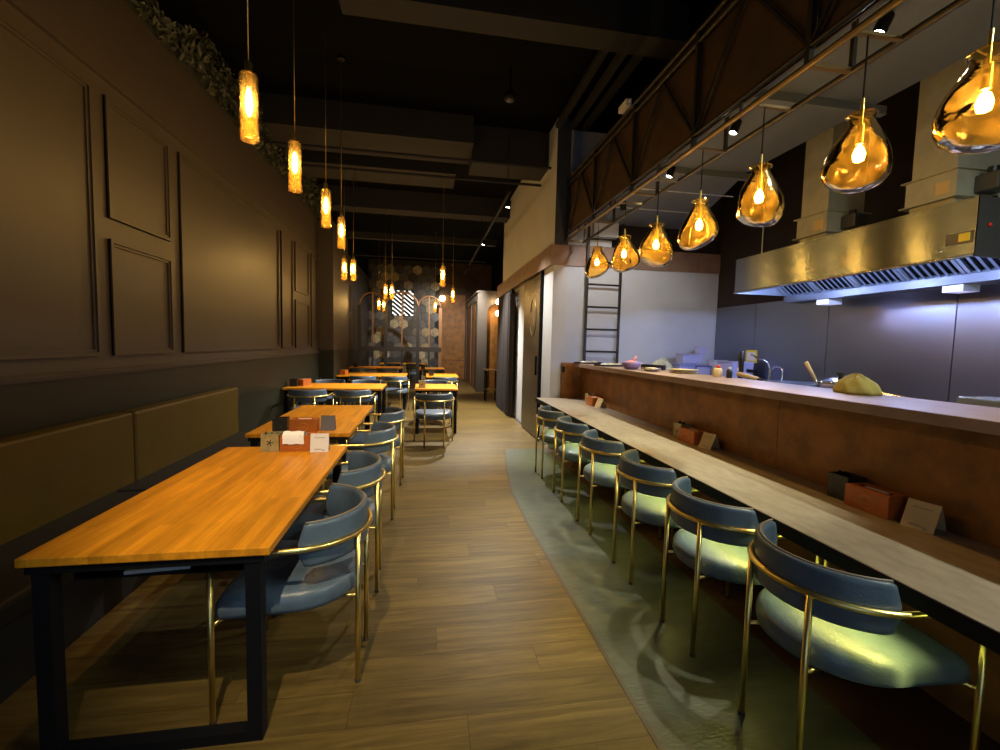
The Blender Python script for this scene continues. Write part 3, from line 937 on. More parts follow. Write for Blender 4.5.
caddy(-1.15, 3.78, ZT, 0.1, 'caddy_dark', 'dark cutlery caddy on the near end of the second bench table')
tissue_box(-0.975, 3.80, ZT, 0.0, 'orange tissue box on the near end of the second bench table')
card(-0.80, 3.84, ZT, 0.0, 'card_grey', 'grey table card on the second bench table', blank=True)
caddy(-2.08, 7.50, ZT, 0.0, 'caddy_dark', 'dark caddy by the wall on the first crosswise table')
tissue_box(-1.97, 7.66, ZT, 1.2, 'orange tissue box by the wall on the first crosswise table')
tissue_box(-1.78, 10.15, ZT, 1.4, 'orange tissue box beside the pier on its crosswise table')
caddy(-1.98, 13.1, ZT, 0, 'caddy_dark', 'dark caddy on the farthest crosswise table at the left')
caddy(-0.06, 7.42, ZT, 0.0, 'caddy_olive', 'caddy on the nearest small aisle table')
caddy(0.12, 10.1, ZT, 0.0, 'caddy_dark', 'caddy on the middle small aisle table')
caddy(-0.08, 12.7, ZT, 0.0, 'caddy_dark', 'caddy on the farthest small aisle table')
# bar sets: long side faces -X (towards the aisle): rotate -90deg
for (yy, which, mats) in ((1.73, 'nearest the camera', 'caddy_dark'), (3.20, 'in the middle of the bar counter', 'caddy_olive'), (5.33, 'at the far end of the bar counter', 'caddy_olive')):
    caddy(2.14, yy + 0.172, ZT, -PI / 2, mats, 'cutlery caddy against the rust panel, ' + which, H=0.125)
    tissue_box(2.115, yy, ZT, -PI / 2 + 0.03, 'orange tissue box on the bar counter, ' + which)
    card(2.13, yy - 0.195, ZT, -PI / 2 + 0.22, 'card_cream', 'cream table card on the bar counter, ' + which, lean=0.42)

# ================================================================== PENDANTS OVER THE TABLES
def make_pendant():
    t = empty('cylinder_pendant')                    # origin at the middle of the glass
    n = 28
    prof = [(0.003, 0.205), (0.030, 0.205), (0.050, 0.200), (0.0545, 0.188), (0.0545, 0.10), (0.0545, 0.0), (0.0545, -0.10), (0.0545, -0.198), (0.051, -0.203), (0.048, -0.195), (0.048, -0.06)]
    MB().lathe(prof, n).build('glass', 'seeded_glass', t, smooth=True)
    MB().lathe([(0.0, 0.272), (0.019, 0.272), (0.021, 0.268), (0.021, 0.206), (0.0, 0.206)], 16).build('cap', 'brass', t, auto=40)
    MB().lathe([(0.0, 0.204), (0.016, 0.204), (0.016, 0.115), (0.0, 0.112)], 14).build('socket', 'brass', t, auto=40)
    MB().lathe([(0.004, 0.112), (0.012, 0.10), (0.019, 0.06), (0.021, 0.02), (0.017, -0.025), (0.007, -0.052), (0.0, -0.056)], 14).build('bulb', 'bulb_glow', t, smooth=True)
    point('bulb_light', t, (0, 0, 0.025), P_PEND, WARM, 0.022)
    spot('down_light', t, (0, 0, -0.04), (0, 0, -1), P_PEND * 4.5, WARM, 76, 1.0, 0.022)
    return t
pend0 = make_pendant()
pl_first = [True]
def pendant(x, y, z, label, cord_top=ZC - 0.001):
    if pl_first[0]: p = pend0; pl_first[0] = False
    else: p = copy_tree(pend0)
    p.location = (x, y, z - 0.012); p.scale = (0.85, 0.85, 0.85)
    h = (cord_top - z + 0.012) / 0.85
    MB().tube([(0, 0, 0.272), (0, 0, h - 0.02)], 0.0035, 6).build('cord', 'brass', p, smooth=True)
    MB().lathe([(0.0, h), (0.05, h), (0.05, h - 0.02), (0.0, h - 0.022)], 16).build('ceiling_rose', 'black_metal', p)
    tag(p, label, 'pendant lamp', 'seeded glass cylinder pendants')
    return p
for (x, y, z, lab) in (
    (-0.955, 2.665, 2.75, 'largest cylinder glass pendant, nearest the camera over the big table'),
    (-0.947, 3.480, 2.75, 'second cylinder pendant from the camera, over the far end of the big table'),
    (-0.948, 4.484, 2.75, 'third cylinder pendant from the camera, over the second bench table'),
    (-0.975, 5.400, 2.74, 'fourth cylinder pendant from the camera, last over the bench tables'),
    (-1.345, 7.70, 2.68, 'left one of the pendant pair over the first crosswise table'),
    (-1.200, 7.70, 2.67, 'right one of the pendant pair over the first crosswise table'),
    (-0.920, 10.35, 2.63, 'left one of the pendant pair over the table by the pier'),
    (-0.780, 10.35, 2.635, 'right one of the pendant pair over the table by the pier'),
    (-1.36, 13.25, 2.575, 'left one of the far pendant pair before the partition'),
    (-1.22, 13.25, 2.545, 'right one of the far pendant pair before the partition'),
    (0.262, 7.70, 2.64, 'pendant over the nearest small aisle table'),
    (0.590, 10.35, 2.61, 'pendant over the middle small aisle table'),
    (0.240, 12.95, 2.545, 'pendant over the farthest small aisle table'),
    ):
    pendant(x, y, z, lab)

# ================================================================== BAR
bar = empty('serving_bar', (2.21, 0, 0))
yp = [6.10, 5.15, 3.95, 2.45, 1.25, 0.05, -1.5]
for a, b in zip(yp, yp[1:]):
    MB().box(0.0, 0.05, b + 0.002, a - 0.002, 0.0, 1.21).build('rust_panel', 'rust', bar, bevel=0.002)
MB().box(-0.285, 0.05, 6.10, 6.145, 0.0, 1.258).build('end_panel', 'rust', bar, bevel=0.002)
MB().box(-0.283, -0.25, 6.08, 6.10, 1.12, 1.2).build('latch', 'black_metal', bar)
MB().box(-0.15, 0.41, -1.5, 6.02, 1.21, 1.26).build('ledge', 'rust_top', bar, bevel=0.003)
tag(bar, 'rust coloured bar front with wide serving ledge', 'bar')
ct = empty('bar_counter', (1.55, 0, 0))
MB().box(0.0, 0.655, -1.5, 6.095, 0.712, 0.75).build('counter_top', 'counter_stone', ct, bevel=0.002)
MB().box(0.012, 0.655, -1.5, 6.09, 0.692, 0.712).box(-0.004, 0.012, -1.5, 6.095, 0.690, 0.747).build('black_edge', 'black_metal', ct)
for yy in (1.02, 3.02, 4.55, 5.9):
    MB().box(0.30, 0.655, yy, yy + 0.05, 0.61, 0.692).build('bracket', 'black_metal', ct)
MB().box(0.030, 0.050, -1.45, 6.05, 0.686, 0.692).build('led_strip', 'led_glow', ct)
for k in range(5):
    _l = bpy.data.lights.new('led_light', 'AREA'); _l.shape = 'RECTANGLE'; _l.size = 0.02; _l.size_y = 1.4; _l.energy = P_LED / 5; _l.color = (1.0, 0.90, 0.20); _l.spread = 1.7
    _o = bpy.data.objects.new('led_light', _l); COL.objects.link(_o); _o.parent = ct; _o.location = (0.040, -0.6 + 1.5 * k, 0.685); _o.rotation_euler = (0, 0.35, 0)
tag(ct, 'long narrow stone bar counter with black edge', 'counter')

# ================================================================== AMBER GLASS PENDANTS OVER THE BAR
def make_amber(seed, sx, tilt):
    rn = random.Random(seed)
    t = empty('amber_pendant')                       # origin at the bulb
    dents = [(rn.uniform(0, 2 * PI), rn.uniform(-0.12, 0.02), rn.uniform(0.05, 0.09), rn.uniform(0.012, 0.03)) for _ in range(4)]
    ph = rn.uniform(0, 6.28)
    prof = [(0.058, 0.172), (0.050, 0.150), (0.056, 0.13), (0.080, 0.09), (0.108, 0.04), (0.130, -0.01), (0.142, -0.06), (0.138, -0.105), (0.115, -0.145), (0.075, -0.172), (0.035, -0.184), (0.001, -0.187)]
    # smooth the profile
    fine = []
    for i in range(len(prof) - 1):
        for k in range(3):
            q = k / 3
            fine.append((prof[i][0] * (1 - q) + prof[i + 1][0] * q, prof[i][1] * (1 - q) + prof[i + 1][1] * q))
    fine.append(prof[-1])
    def fn(r, z, a):
        low = max(0.0, min(1.0, (0.14 - z) / 0.2))
        rr = r * (1 + low * (0.07 * math.sin(2 * a + ph) + 0.04 * math.sin(3 * a - ph + z * 12)))
        for (da, dz_, wd, dp) in dents:
            d = (math.atan2(math.sin(a - da), math.cos(a - da))) * 0.13
            g = math.exp(-((d * d) + (z - dz_) ** 2) / (wd * wd * 0.5))
            rr -= dp * g
        rr = max(rr, r * 0.6)
        z2 = z + low * 0.025 * math.sin(a + ph) * min(1.0, r / 0.10)
        return (rr * math.cos(a) * sx - low * tilt * (0.1 - z) * 0.3, rr * math.sin(a), z2)
    MB().lathe(fine, 40, fn=fn).build('glass', 'amber_glass', t, smooth=True)
    rim = [(0.060 * math.cos(2 * PI * k / 28) * sx, 0.060 * math.sin(2 * PI * k / 28), 0.172) for k in range(28)]
    MB().tube(rim, 0.004, 6, closed=True).build('rim', 'amber_glass', t, smooth=True)
    MB().tube([(-0.07, 0, 0.165), (0.085, 0, 0.155)], 0.0035, 6).build('cross_pin', 'brass', t)
    MB().lathe([(0.0, 0.25), (0.0075, 0.25), (0.0075, 0.13), (0.0, 0.13)], 10).build('rod', 'brass', t, auto=40)
    MB().lathe([(0.0, 0.13), (0.017, 0.128), (0.017, 0.04), (0.0, 0.036)], 14).build('socket', 'brass', t, auto=40)
    MB().lathe([(0.004, 0.036), (0.016, 0.025), (0.025, -0.005), (0.020, -0.032), (0.0, -0.042)], 14).build('bulb', 'bulb_glow_amber', t, smooth=True)
    point('bulb_light', t, (0, 0, -0.005), P_AMBER, WARM, 0.022)
    return t
AMB = [(1.37, 2.425, 'amber glass pendant cut by the right picture edge'),
       (1.847, 2.435, 'second amber glass pendant from the right, largest one fully in view'),
       (2.483, 2.44, 'third amber glass pendant from the right, before the steel hood'),
       (3.087, 2.425, 'fourth amber glass pendant from the right, the middle one of the row'),
       (3.715, 2.415, 'fifth amber glass pendant from the right over the bar'),
       (4.365, 2.46, 'sixth amber glass pendant from the right, next to the smallest'),
       (5.103, 2.505, 'smallest, farthest amber glass pendant by the ladder')]
for k, (yy, zz, lab) in enumerate(AMB):
    p = make_amber(11 + k, 1.0 + 0.05 * (k % 3 - 1), (0.35, 0.4, 0.25, 0.3, -0.2, -0.3, 0.1)[k])
    p.location = (2.0, yy, zz)
    p.rotation_euler = (0, 0, (0.4, 0.2, 2.2, 0.9, 3.0, 1.3, 0.0)[k] * 0.3)
    h = 2.975 - zz
    MB().tube([(0, 0, 0.25), (0, 0, h)], 0.004, 6).build('cord', 'black_metal', p)
    tag(p, lab, 'pendant lamp', 'amber blown glass pendants over the bar')

# ================================================================== STEEL TRUSS
tz = empty('steel_truss', (1.93, 0, 2.975))
Y0, Y1 = -1.5, 6.14
def tubeY(name, x, z, r, mat): return MB().tube([(x, Y0, z), (x, Y1, z)], r, 8).build(name, mat, tz, smooth=True)
tubeY('chord', 0.0, 0.0, 0.018, 'truss_bronze')
tubeY('chord', 0.0, 0.09, 0.016, 'truss_metal')
tubeY('chord', 0.26, 0.0, 0.018, 'truss_metal')
tubeY('chord', 0.0, 0.75, 0.018, 'truss_metal')
tubeY('chord', 0.0, 0.83, 0.020, 'truss_metal')
tubeY('chord', 0.26, 0.83, 0.020, 'truss_metal')
yy = 6.1
k = 0
while yy > -1.4:
    MB().bar((0, yy, 0.0), (0, yy, 0.83), 0.030, 0.030).build('post', 'truss_metal', tz)
    MB().bar((0, yy, 0.0), (0.26, yy, 0.0), 0.03, 0.02).build('cross_bar', 'truss_bronze', tz)
    MB().bar((0.26, yy, 0.0), (0.26, yy, 0.36), 0.022, 0.022).build('hanger', 'truss_metal', tz)
    y2 = yy - 1.0
    MB().bar((0, yy, 0.09), (0, yy - 0.5, 0.75), 0.020, 0.020).build('diagonal', 'truss_metal', tz)
    MB().bar((0, yy - 0.5, 0.75), (0, y2, 0.09), 0.020, 0.020).build('diagonal', 'truss_metal', tz)
    MB().bar((0, yy - 0.5, 0.0), (0, yy - 0.5, 0.09), 0.016, 0.016).build('stub', 'truss_metal', tz)
    MB().box(0.03, 0.04, y2 + 0.005, yy - 0.005, 0.08, 0.84).build('rust_sheet', 'rust_dark', tz)
    yy = y2; k += 1
for (yy_, _, _) in AMB:
    MB().bar((0, yy_, -0.004), (0.26, yy_, -0.004), 0.025, 0.016).build('lamp_bar', 'truss_bronze', tz)
tag(tz, 'long black steel truss with rust sheets above the bar', 'truss')
wd = MB().box(-0.03, 0.03, -0.09, 0.09, -0.03, 0.03).box(-0.012, 0.012, -0.13, -0.09, -0.012, 0.012).build('sensor_box', 'white_plastic', loc=(1.90, 4.27, 3.86), bevel=0.006)
tag(wd, 'small white box fixed on top of the truss', 'sensor')

# ---- spots on the soffit over the bar
def spot_lamp(x, y, z, target, power, label, color=SPOTC, angle=80, stem=0.06, group='white spot lamps over the bar'):
    t = empty('spot_lamp', (x, y, z))
    d = (Vector(target) - Vector((x, y, z))).normalized()
    q = d.to_track_quat('-Z', 'Y').to_matrix().to_4x4()
    MB().tube([(0, 0, 0), (0, 0, stem + 0.012)], 0.008, 8).build('stem', 'black_metal', t)
    m = MB().lathe([(0.0, 0.06), (0.03, 0.06), (0.034, 0.05), (0.034, -0.045), (0.030, -0.045), (0.030, -0.032)], 16)
    m.v = [tuple(q @ Vector(p)) for p in m.v]
    m.build('housing', 'black_metal', t, auto=40)
    m = MB().lathe([(0.029, -0.033), (0.0005, -0.033)], 16)
    m.v = [tuple(q @ Vector(p)) for p in m.v]
    m.build('lens', 'spot_lens', t)
    l = d * 0.05
    spot('beam', t, l, tuple(d * 2), power, color, angle)
    tag(t, label, 'spot lamp', group)
    return t
for (yy, lab) in ((2.13, 'white spot lamp on the soffit, nearest the camera'), (3.28, 'white spot lamp on the soffit, second from the camera'),
                  (4.22, 'white spot lamp on the soffit, third from the camera'), (5.3, 'added spot lamp on the soffit by the ladder, washing the end wall')):  # the last one is added to brighten the kitchen end wall
    spot_lamp(2.39, yy, 3.25, (1.22, yy + (0.45 if yy < 3 else 0.1), 0.2) if yy < 5 else (2.95, 6.45, 1.5), P_SPOT * (1.9 if yy < 5 else 0.42), lab, angle=(48 if yy < 3 else 66) if yy < 5 else 110, color=SPOTC if yy < 5 else (1.0, 0.97, 0.92))

for (yy, lab) in ((0.2, 'added unseen kitchen fill tube above the right end of the bar'), (-0.9, 'added unseen kitchen fill tube behind the camera line')):
    t = empty('fill_tube', (2.85, yy, 3.30))  # tube added out of view to give the kitchen white light
    MB().box(-0.05, 0.05, -0.45, 0.45, 0.0, 0.03).build('housing', 'white_plastic', t)
    MB().tube([(0, -0.43, -0.02), (0, 0.43, -0.02)], 0.014, 10).build('tube', 'fill_tube_glow', t, smooth=True)
    ld_ = bpy.data.lights.new('fill_tube_light', 'AREA'); ld_.shape = 'RECTANGLE'; ld_.size = 0.06; ld_.size_y = 0.86; ld_.energy = P_KITCH; ld_.color = (0.93, 1.0, 0.80)
    lo_ = bpy.data.objects.new('fill_tube_light', ld_); COL.objects.link(lo_); lo_.parent = t; lo_.location = (0, 0, -0.04)
    tag(t, lab, 'tube lamp', 'added kitchen fill tubes')
spot_lamp(-0.45, 0.10, 3.70, (-0.22, 2.45, 0.75), P_TABLE, 'warm spot lamp on the ceiling above the camera, aimed at the nearest table', color=(1.0, 0.80, 0.48), angle=44, stem=ZC - 3.72, group='ceiling spots above the camera')
# ---- ceiling track with spots over the aisle
tk = empty('light_track', (1.16, 9.3, 3.68))
MB().box(-0.02, 0.02, -2.9, 5.0, 0.0, 0.03).build('rail', 'black_metal', tk)
for yy in (-2.7, 0.5, 4.5):
    MB().tube([(0, yy, 0.03), (0, yy, ZC - 3.68)], 0.006, 6).build('hanger', 'black_metal', tk)
tag(tk, 'black lighting track hanging over the aisle', 'track')
for (x, y, lab) in ((1.20, 6.73, 'ceiling track spot nearest the camera beside the pale wall'), (1.16, 9.35, 'middle ceiling track spot over the aisle'), (1.13, 12.52, 'farthest ceiling track spot over the aisle')):
    spot_lamp(x, y, 3.60, (0.3, y - 0.5, 0.0) if y < 12 else (0.3, 16.3, 0.2), P_TRACK * 0.95 if y < 8 else P_TRACK * 2.8 if y < 12 else P_TRACK * 1.2, lab, color=(1.0, 0.95, 0.84), angle=100 if y < 8 else 92, group='track spots over the aisle')

# ================================================================== LADDER
ld = empty('wall_ladder', (2.62, 6.38, 0))
for s in (-1, 1):
    MB().bar((s * 0.262, 0, 0.05), (s * 0.262, 0, 3.35), 0.032, 0.032).build('rail', 'truss_metal', ld)
z = 0.42
while z < 3.2:
    MB().tube([(-0.25, 0, z), (0.25, 0, z)], 0.014, 8).build('rung', 'truss_metal', ld, smooth=True)
    z += 0.334
for s in (-1, 1):
    MB().bar((s * 0.262, 0.0, 2.85), (s * 0.262, 0.05, 2.85), 0.02, 0.02).build('wall_bracket', 'truss_metal', ld)
tag(ld, 'black steel ladder fixed to the white kitchen end wall', 'ladder')

# ================================================================== HOOD
HY0, HY1, HX, HZ0, HZ1 = 2.31, 4.51, 3.40, 2.125, 2.50
hd_ = empty('extractor_hood', (HX, HY0, HZ0))
LH = HY1 - HY0
fpn = MB().box(0, 0.012, 0, LH, 0, 0.373).build('front_panel', 'brushed_steel', hd_)
_uv = fpn.data.uv_layers.new(name='UVMap')
for _l in fpn.data.loops:
    _c = fpn.data.vertices[_l.vertex_index].co
    _uv.data[_l.index].uv = (_c.z + 0.01 * _c.x, _c.y + _c.x)
MB().tube([(0.0, 0, 0.008), (0.0, LH, 0.008)], 0.011, 8).build('front_lip', 'steel', hd_, smooth=True)
MB().box(0.012, 1.16, LH - 0.012, LH, 0.0, 0.373).build('end_panel', 'filter_steel', hd_)
ep = MB().box(0.012, 1.16, 0.0, 0.012, 0.0, 0.373).build('end_panel', 'dark_steel', hd_)
MB().lathe([(0.0, 0.012), (0.012, 0.010), (0.014, 0.0), (0.0, 0.0)], 12, c=(0, 0, 0)).build('red_button', 'red', ep, smooth=True, loc=(0.10, 0.0, 0.20)).rotation_euler = (PI / 2, 0, 0)
MB().box(0.012, 1.16, 0.012, LH - 0.012, 0.361, 0.373).build('top_panel', 'steel', hd_)
MB().box(0.86, 1.16, 0.012, LH - 0.012, -0.03, 0.36).build('back_box', 'filter_steel', hd_)
MB().box(0.62, 0.86, 0.012, LH - 0.012, -0.08, -0.07).box(0.62, 0.628, 0.012, LH - 0.012, -0.07, -0.015).box(0.852, 0.86, 0.012, LH - 0.012, -0.07, 0.0).build('grease_trough', 'dark_steel', hd_)
# baffle filters, sloping from front top to the trough
nf = 5
fw = (LH - 0.06) / nf
fp0, fp1 = Vector((0.16, 0, 0.36)), Vector((0.66, 0, -0.02))
fd = (fp1 - fp0).normalized(); fn_ = Vector((fd.z, 0, -fd.x))
slat = None
fl_ = (fp1 - fp0).length
for k in range(nf):
    y0 = 0.03 + k * fw
    fo = empty('baffle_filter', (0, 0, 0)); fo.parent = hd_
    def P(u, v, n_): return tuple(fp0 + fd * u + fn_ * n_ + Vector((0, y0 + v, 0)))
    fr = MB()
    fr.bar(P(0.0, fw / 2, 0), P(0.0001 + 0.03, fw / 2, 0), fw - 0.01, 0.02) if False else None
    for (u0, u1, v0, v1) in ((0, 0.03, 0.005, fw - 0.005), (fl_ - 0.03, fl_, 0.005, fw - 0.005), (0.03, fl_ - 0.03, 0.005, 0.03), (0.03, fl_ - 0.03, fw - 0.03, fw - 0.005)):
        b = len(fr.v)
        fr.v += [P(u0, v0, -0.01), P(u1, v0, -0.01), P(u1, v1, -0.01), P(u0, v1, -0.01), P(u0, v0, 0.01), P(u1, v0, 0.01), P(u1, v1, 0.01), P(u0, v1, 0.01)]
        for q in ((0, 3, 2, 1), (4, 5, 6, 7), (0, 1, 5, 4), (1, 2, 6, 5), (2, 3, 7, 6), (3, 0, 4, 7)): fr.f.append(tuple(b + i for i in q))
    fr.build('frame', 'filter_steel', fo)
    bb = MB()
    b = len(bb.v)
    bb.v += [P(0, 0.005, -0.05), P(fl_, 0.005, -0.05), P(fl_, fw - 0.005, -0.05), P(0, fw - 0.005, -0.05)]
    bb.f.append((b, b + 1, b + 2, b + 3))
    bb.build('backing', 'black_metal', fo)
    ns = 6
    for s in range(ns):
        v = 0.045 + (fw - 0.09) * (s + 0.5) / ns
        hw = (fw - 0.09) / ns * 0.30
        sm = MB()
        b = len(sm.v)
        sm.v += [P(0.03, v - hw, 0.012), P(fl_ - 0.03, v - hw, 0.012), P(fl_ - 0.03, v + hw, -0.004), P(0.03, v + hw, -0.004),
                 P(0.03, v - hw, 0.006), P(fl_ - 0.03, v - hw, 0.006), P(fl_ - 0.03, v + hw, -0.010), P(0.03, v + hw, -0.010)]
        for q in ((0, 3, 2, 1), (4, 5, 6, 7), (0, 1, 5, 4), (1, 2, 6, 5), (2, 3, 7, 6), (3, 0, 4, 7)): sm.f.append(tuple(b + i for i in q))
        sm.build('slat', 'filter_steel', fo)
for yy in (0.55, 1.70):
    MB().box(0.64, 0.80, yy - 0.07, yy + 0.07, -0.135, -0.08).build('lamp_box', 'white_plastic', hd_)
MB().box(-0.004, 0.0, 0.01, 0.16, 0.09, 0.165).build('control_plate', 'dark_steel', hd_)
MB().box(-0.008, -0.004, 0.025, 0.085, 0.105, 0.155).build('yellow_sticker', 'yellow', hd_)
MB().lathe([(0.0, 0.008), (0.012, 0.006), (0.015, 0.0), (0.0, 0.0)], 14).build('knob', 'chrome', hd_, smooth=True, loc=(0.0, 0.19, 0.065)).rotation_euler = (0, -PI / 2, 0)
# lamps inside the hood: long tubes behind the trough lighting the steel wall, and inside
for yy in (0.4, 1.1, 1.80):
    lt = MB().tube([(0.05, yy - 0.15, 0.14), (0.05, yy + 0.15, 0.14)], 0.012, 8).build('hood_tube', 'hood_lamp', hd_)
    point('hood_light', hd_, (0.09, yy, 0.035), P_HOOD, (0.42, 0.53, 1.0), 0.03)
for yy in (0.55, 1.70):
    point('lamp_box_light', hd_, (0.72, yy, -0.22), 1.5, (0.55, 0.52, 1.0), 0.14)
tag(hd_, 'long stainless steel extractor hood with baffle filters', 'extractor hood')
rodm = MB().tube([(3.62, 4.40, 2.50), (3.62, 4.40, 4.6)], 0.006, 6).build('hood_hanger_rod', 'galvanized')
tag(rodm, 'thin hanger rod holding the left end of the hood', 'rod')
def duct(y0, y1, label, nx=3.70, x1=4.10):
    t = empty('exhaust_duct', ((nx + x1) / 2, (y0 + y1) / 2, HZ1))
    hx, hy = (x1 - nx) / 2, (y1 - y0) / 2
    MB().box(-hx, hx, -hy, hy, 0.0, 0.12).box(-hx, hx, -hy, hy, 0.32, 2.1).build('duct_shaft', 'galvanized', t, bevel=0.003)
    MB().box(-hx - 0.02, hx + 0.02, -hy - 0.02, hy + 0.02, 0.128, 0.312).build('damper_box', 'galvanized', t)
    MB().box(-hx - 0.045, hx + 0.045, -hy - 0.045, hy + 0.045, 0.12, 0.128).build('flange', 'galvanized', t)
    MB().box(-hx - 0.045, hx + 0.045, -hy - 0.045, hy + 0.045, 0.312, 0.32).build('flange', 'galvanized', t)
    MB().box(-hx - 0.024, -hx - 0.02, -hy + 0.02, -hy + 0.11, 0.16, 0.25).build('label_plate', 'card_cream', t)
    m = MB().box(-0.07, 0.09, -hy - 0.16, -hy - 0.02, 0.15, 0.27).build('damper_motor', 'dark_steel', t, bevel=0.01)
    MB().tube([(-0.03, -hy - 0.1, 0.27), (-0.03, -hy - 0.1, 0.31)], 0.03, 12).build('motor_knob', 'black_plastic', t)
    tag(t, label, 'duct', 'galvanized exhaust ducts')
duct(3.69, 3.99, 'galvanized exhaust duct at the left half of the hood')
duct(2.66, 2.96, 'galvanized exhaust duct at the right half of the hood')

# ================================================================== KITCHEN BEHIND THE BAR
bc = empty('kitchen_worktop', (4.1, 2.2, 0))
MB().box(-0.30, 0.45, -3.6, 4.2, 0.86, 0.90).build('top', 'steel', bc, bevel=0.004)
MB().box(-0.27, 0.44, -3.6, 4.2, 0.0, 0.86).build('cabinet', 'dark_steel', bc)
tag(bc, 'stainless steel worktop along the kitchen wall', 'worktop')
pc = empty('service_worktop', (2.85, 2.2, 0))
MB().box(-0.20, 0.35, -3.6, 4.1, 0.98, 1.02).build('top', 'steel', pc, bevel=0.004)
MB().box(-0.20, 0.32, -3.6, 4.1, 0.0, 0.98).build('cabinet', 'dark_steel', pc)
tag(pc, 'stainless steel worktop directly behind the bar ledge', 'worktop')
gl_ = MB().box(2.95, 3.18, 1.0, 2.02, 1.02, 1.268).build('glass_cover', 'cover_clear', bevel=0.01)
tag(gl_, 'pale clear cover standing behind the bar ledge at the right', 'cover')
ec = MB().box(3.25, 4.5, 5.75, 6.42, 0.9, 1.06).build('end_shelf', 'steel')
tag(ec, 'steel shelf below the white end wall holding plastic tubs', 'shelf')

def tub(x, y, z, sx, sy, sz, mat, label, lid=None):
    t = empty('plastic_tub', (x, y, z))
    m = MB(); b = 0
    m.v += [(-sx / 2 * 0.9, -sy / 2 * 0.9, 0), (sx / 2 * 0.9, -sy / 2 * 0.9, 0), (sx / 2 * 0.9, sy / 2 * 0.9, 0), (-sx / 2 * 0.9, sy / 2 * 0.9, 0),
            (-sx / 2, -sy / 2, sz), (sx / 2, -sy / 2, sz), (sx / 2, sy / 2, sz), (-sx / 2, sy / 2, sz)]
    for q in ((0, 3, 2, 1), (4, 5, 6, 7), (0, 1, 5, 4), (1, 2, 6, 5), (2, 3, 7, 6), (3, 0, 4, 7)): m.f.append(q)
    m.build('body', mat, t, bevel=0.008)
    MB().box(-sx / 2 - 0.008, sx / 2 + 0.008, -sy / 2 - 0.008, sy / 2 + 0.008, sz, sz + 0.015).build('lid', lid or mat, t, bevel=0.004)
    tag(t, label, 'tub', 'plastic tubs at the kitchen end wall')
    return t
tub(3.82, 6.10, 1.06, 0.26, 0.22, 0.20, 'plastic_blue', 'left blue tinted plastic tub under the ladder wall')
tub(4.10, 6.12, 1.06, 0.24, 0.22, 0.17, 'plastic_lilac', 'lower middle lilac tub below the stacked one', 'plastic_deep')
tub(3.92, 6.12, 1.276, 0.34, 0.2, 0.13, 'plastic_lilac', 'lilac tub stacked on the two lower tubs')
tub(4.34, 6.05, 1.06, 0.20, 0.20, 0.26, 'plastic_clear', 'tall clear tub at the steel corner with pale lid', 'plastic_clear')
tub(4.12, 6.14, 1.425, 0.13, 0.12, 0.09, 'plastic_lilac', 'small tub on top of the stack by the corner')
tub(4.28, 5.56, 0.90, 0.34, 0.28, 0.42, 'plastic_lilac', 'large pale tub beside the black stick blender')

def bag(name, x, y, z, sx, sy, sz, mat, label, cat, seed):
    rn = random.Random(seed)
    ph = [rn.uniform(0, 6.28) for _ in range(6)]
    prof = [(0.001, 1.0), (0.25, 0.97), (0.55, 0.84), (0.80, 0.62), (0.96, 0.32), (1.0, 0.12), (0.93, 0.0), (0.001, 0.0)]
    fine = []
    for i in range(len(prof) - 1):
        for k in range(3):
            q = k / 3
            fine.append((prof[i][0] * (1 - q) + prof[i + 1][0] * q, prof[i][1] * (1 - q) + prof[i + 1][1] * q))
    fine.append(prof[-1])
    def fn(r, zz, a):
        f = 1 + 0.10 * math.sin(3 * a + ph[0]) + 0.06 * math.sin(7 * a + ph[1] + zz * 5) + 0.03 * math.sin(13 * a + ph[2])
        z2 = zz * (1 + 0.10 * math.sin(2 * a + ph[3]) + 0.05 * math.sin(9 * a + ph[4])) if zz > 0.01 else 0
        return (r * f * math.cos(a) * sx, r * f * math.sin(a) * sy, z2 * sz)
    o = MB().lathe(fine, 40, fn=fn).build(name, mat, smooth=True, loc=(x, y, z))
    tag(o, label, cat)
    return o
bag('food_bag', 3.44, 6.05, 1.06, 0.21, 0.18, 0.26, 'food_bag', 'crumpled yellowish plastic bag of food below the ladder wall', 'bag', 2)
ZL = 1.26
def tray(x, y, rz, label, seed):
    t = empty('food_tray', (x, y, ZL), rz)
    MB().box(-0.17, 0.17, -0.11, 0.11, 0, 0.006).box(-0.17, -0.162, -0.11, 0.11, 0.006, 0.022).box(0.162, 0.17, -0.11, 0.11, 0.006, 0.022).box(-0.162, 0.162, -0.11, -0.102, 0.006, 0.022).box(-0.162, 0.162, 0.102, 0.11, 0.006, 0.022).build('tray', 'black_plastic', t)
    rn = random.Random(seed)
    for k in range(3):
        MB().lathe([(0.0, 0.035), (0.03, 0.033), (0.045, 0.022), (0.046, 0.006), (0.0, 0.006)], 14, c=(-0.10 + 0.10 * k, rn.uniform(-0.02, 0.02), 0)).build('portion', 'cream_food' if k else 'white_plastic', t, smooth=True)
    tag(t, label, 'tray', 'black food trays on the bar ledge')
tray(2.22, 5.82, 0.3, 'black food tray at the far end of the bar ledge', 1)
tray(2.25, 5.16, 0.2, 'second black food tray along the bar ledge', 4)
def bowl(name, x, y, z, r, h, mat, label, cat, inner=None):
    t = empty(name, (x, y, z))
    MB().lathe([(0.0, 0.0), (r * 0.6, 0.0), (r * 0.9, h * 0.5), (r, h), (r * 0.95, h), (r * 0.84, h * 0.5), (r * 0.55, 0.01), (0.0, 0.01)], 24).build('bowl', mat, t, smooth=True)
    if inner:
        MB().lathe([(0.0, h * 1.15), (r * 0.4, h * 1.1), (r * 0.85, h * 0.85), (r * 0.85, h * 0.55), (0, h * 0.55)], 16).build('contents', inner, t, smooth=True)
    tag(t, label, cat)
    return t
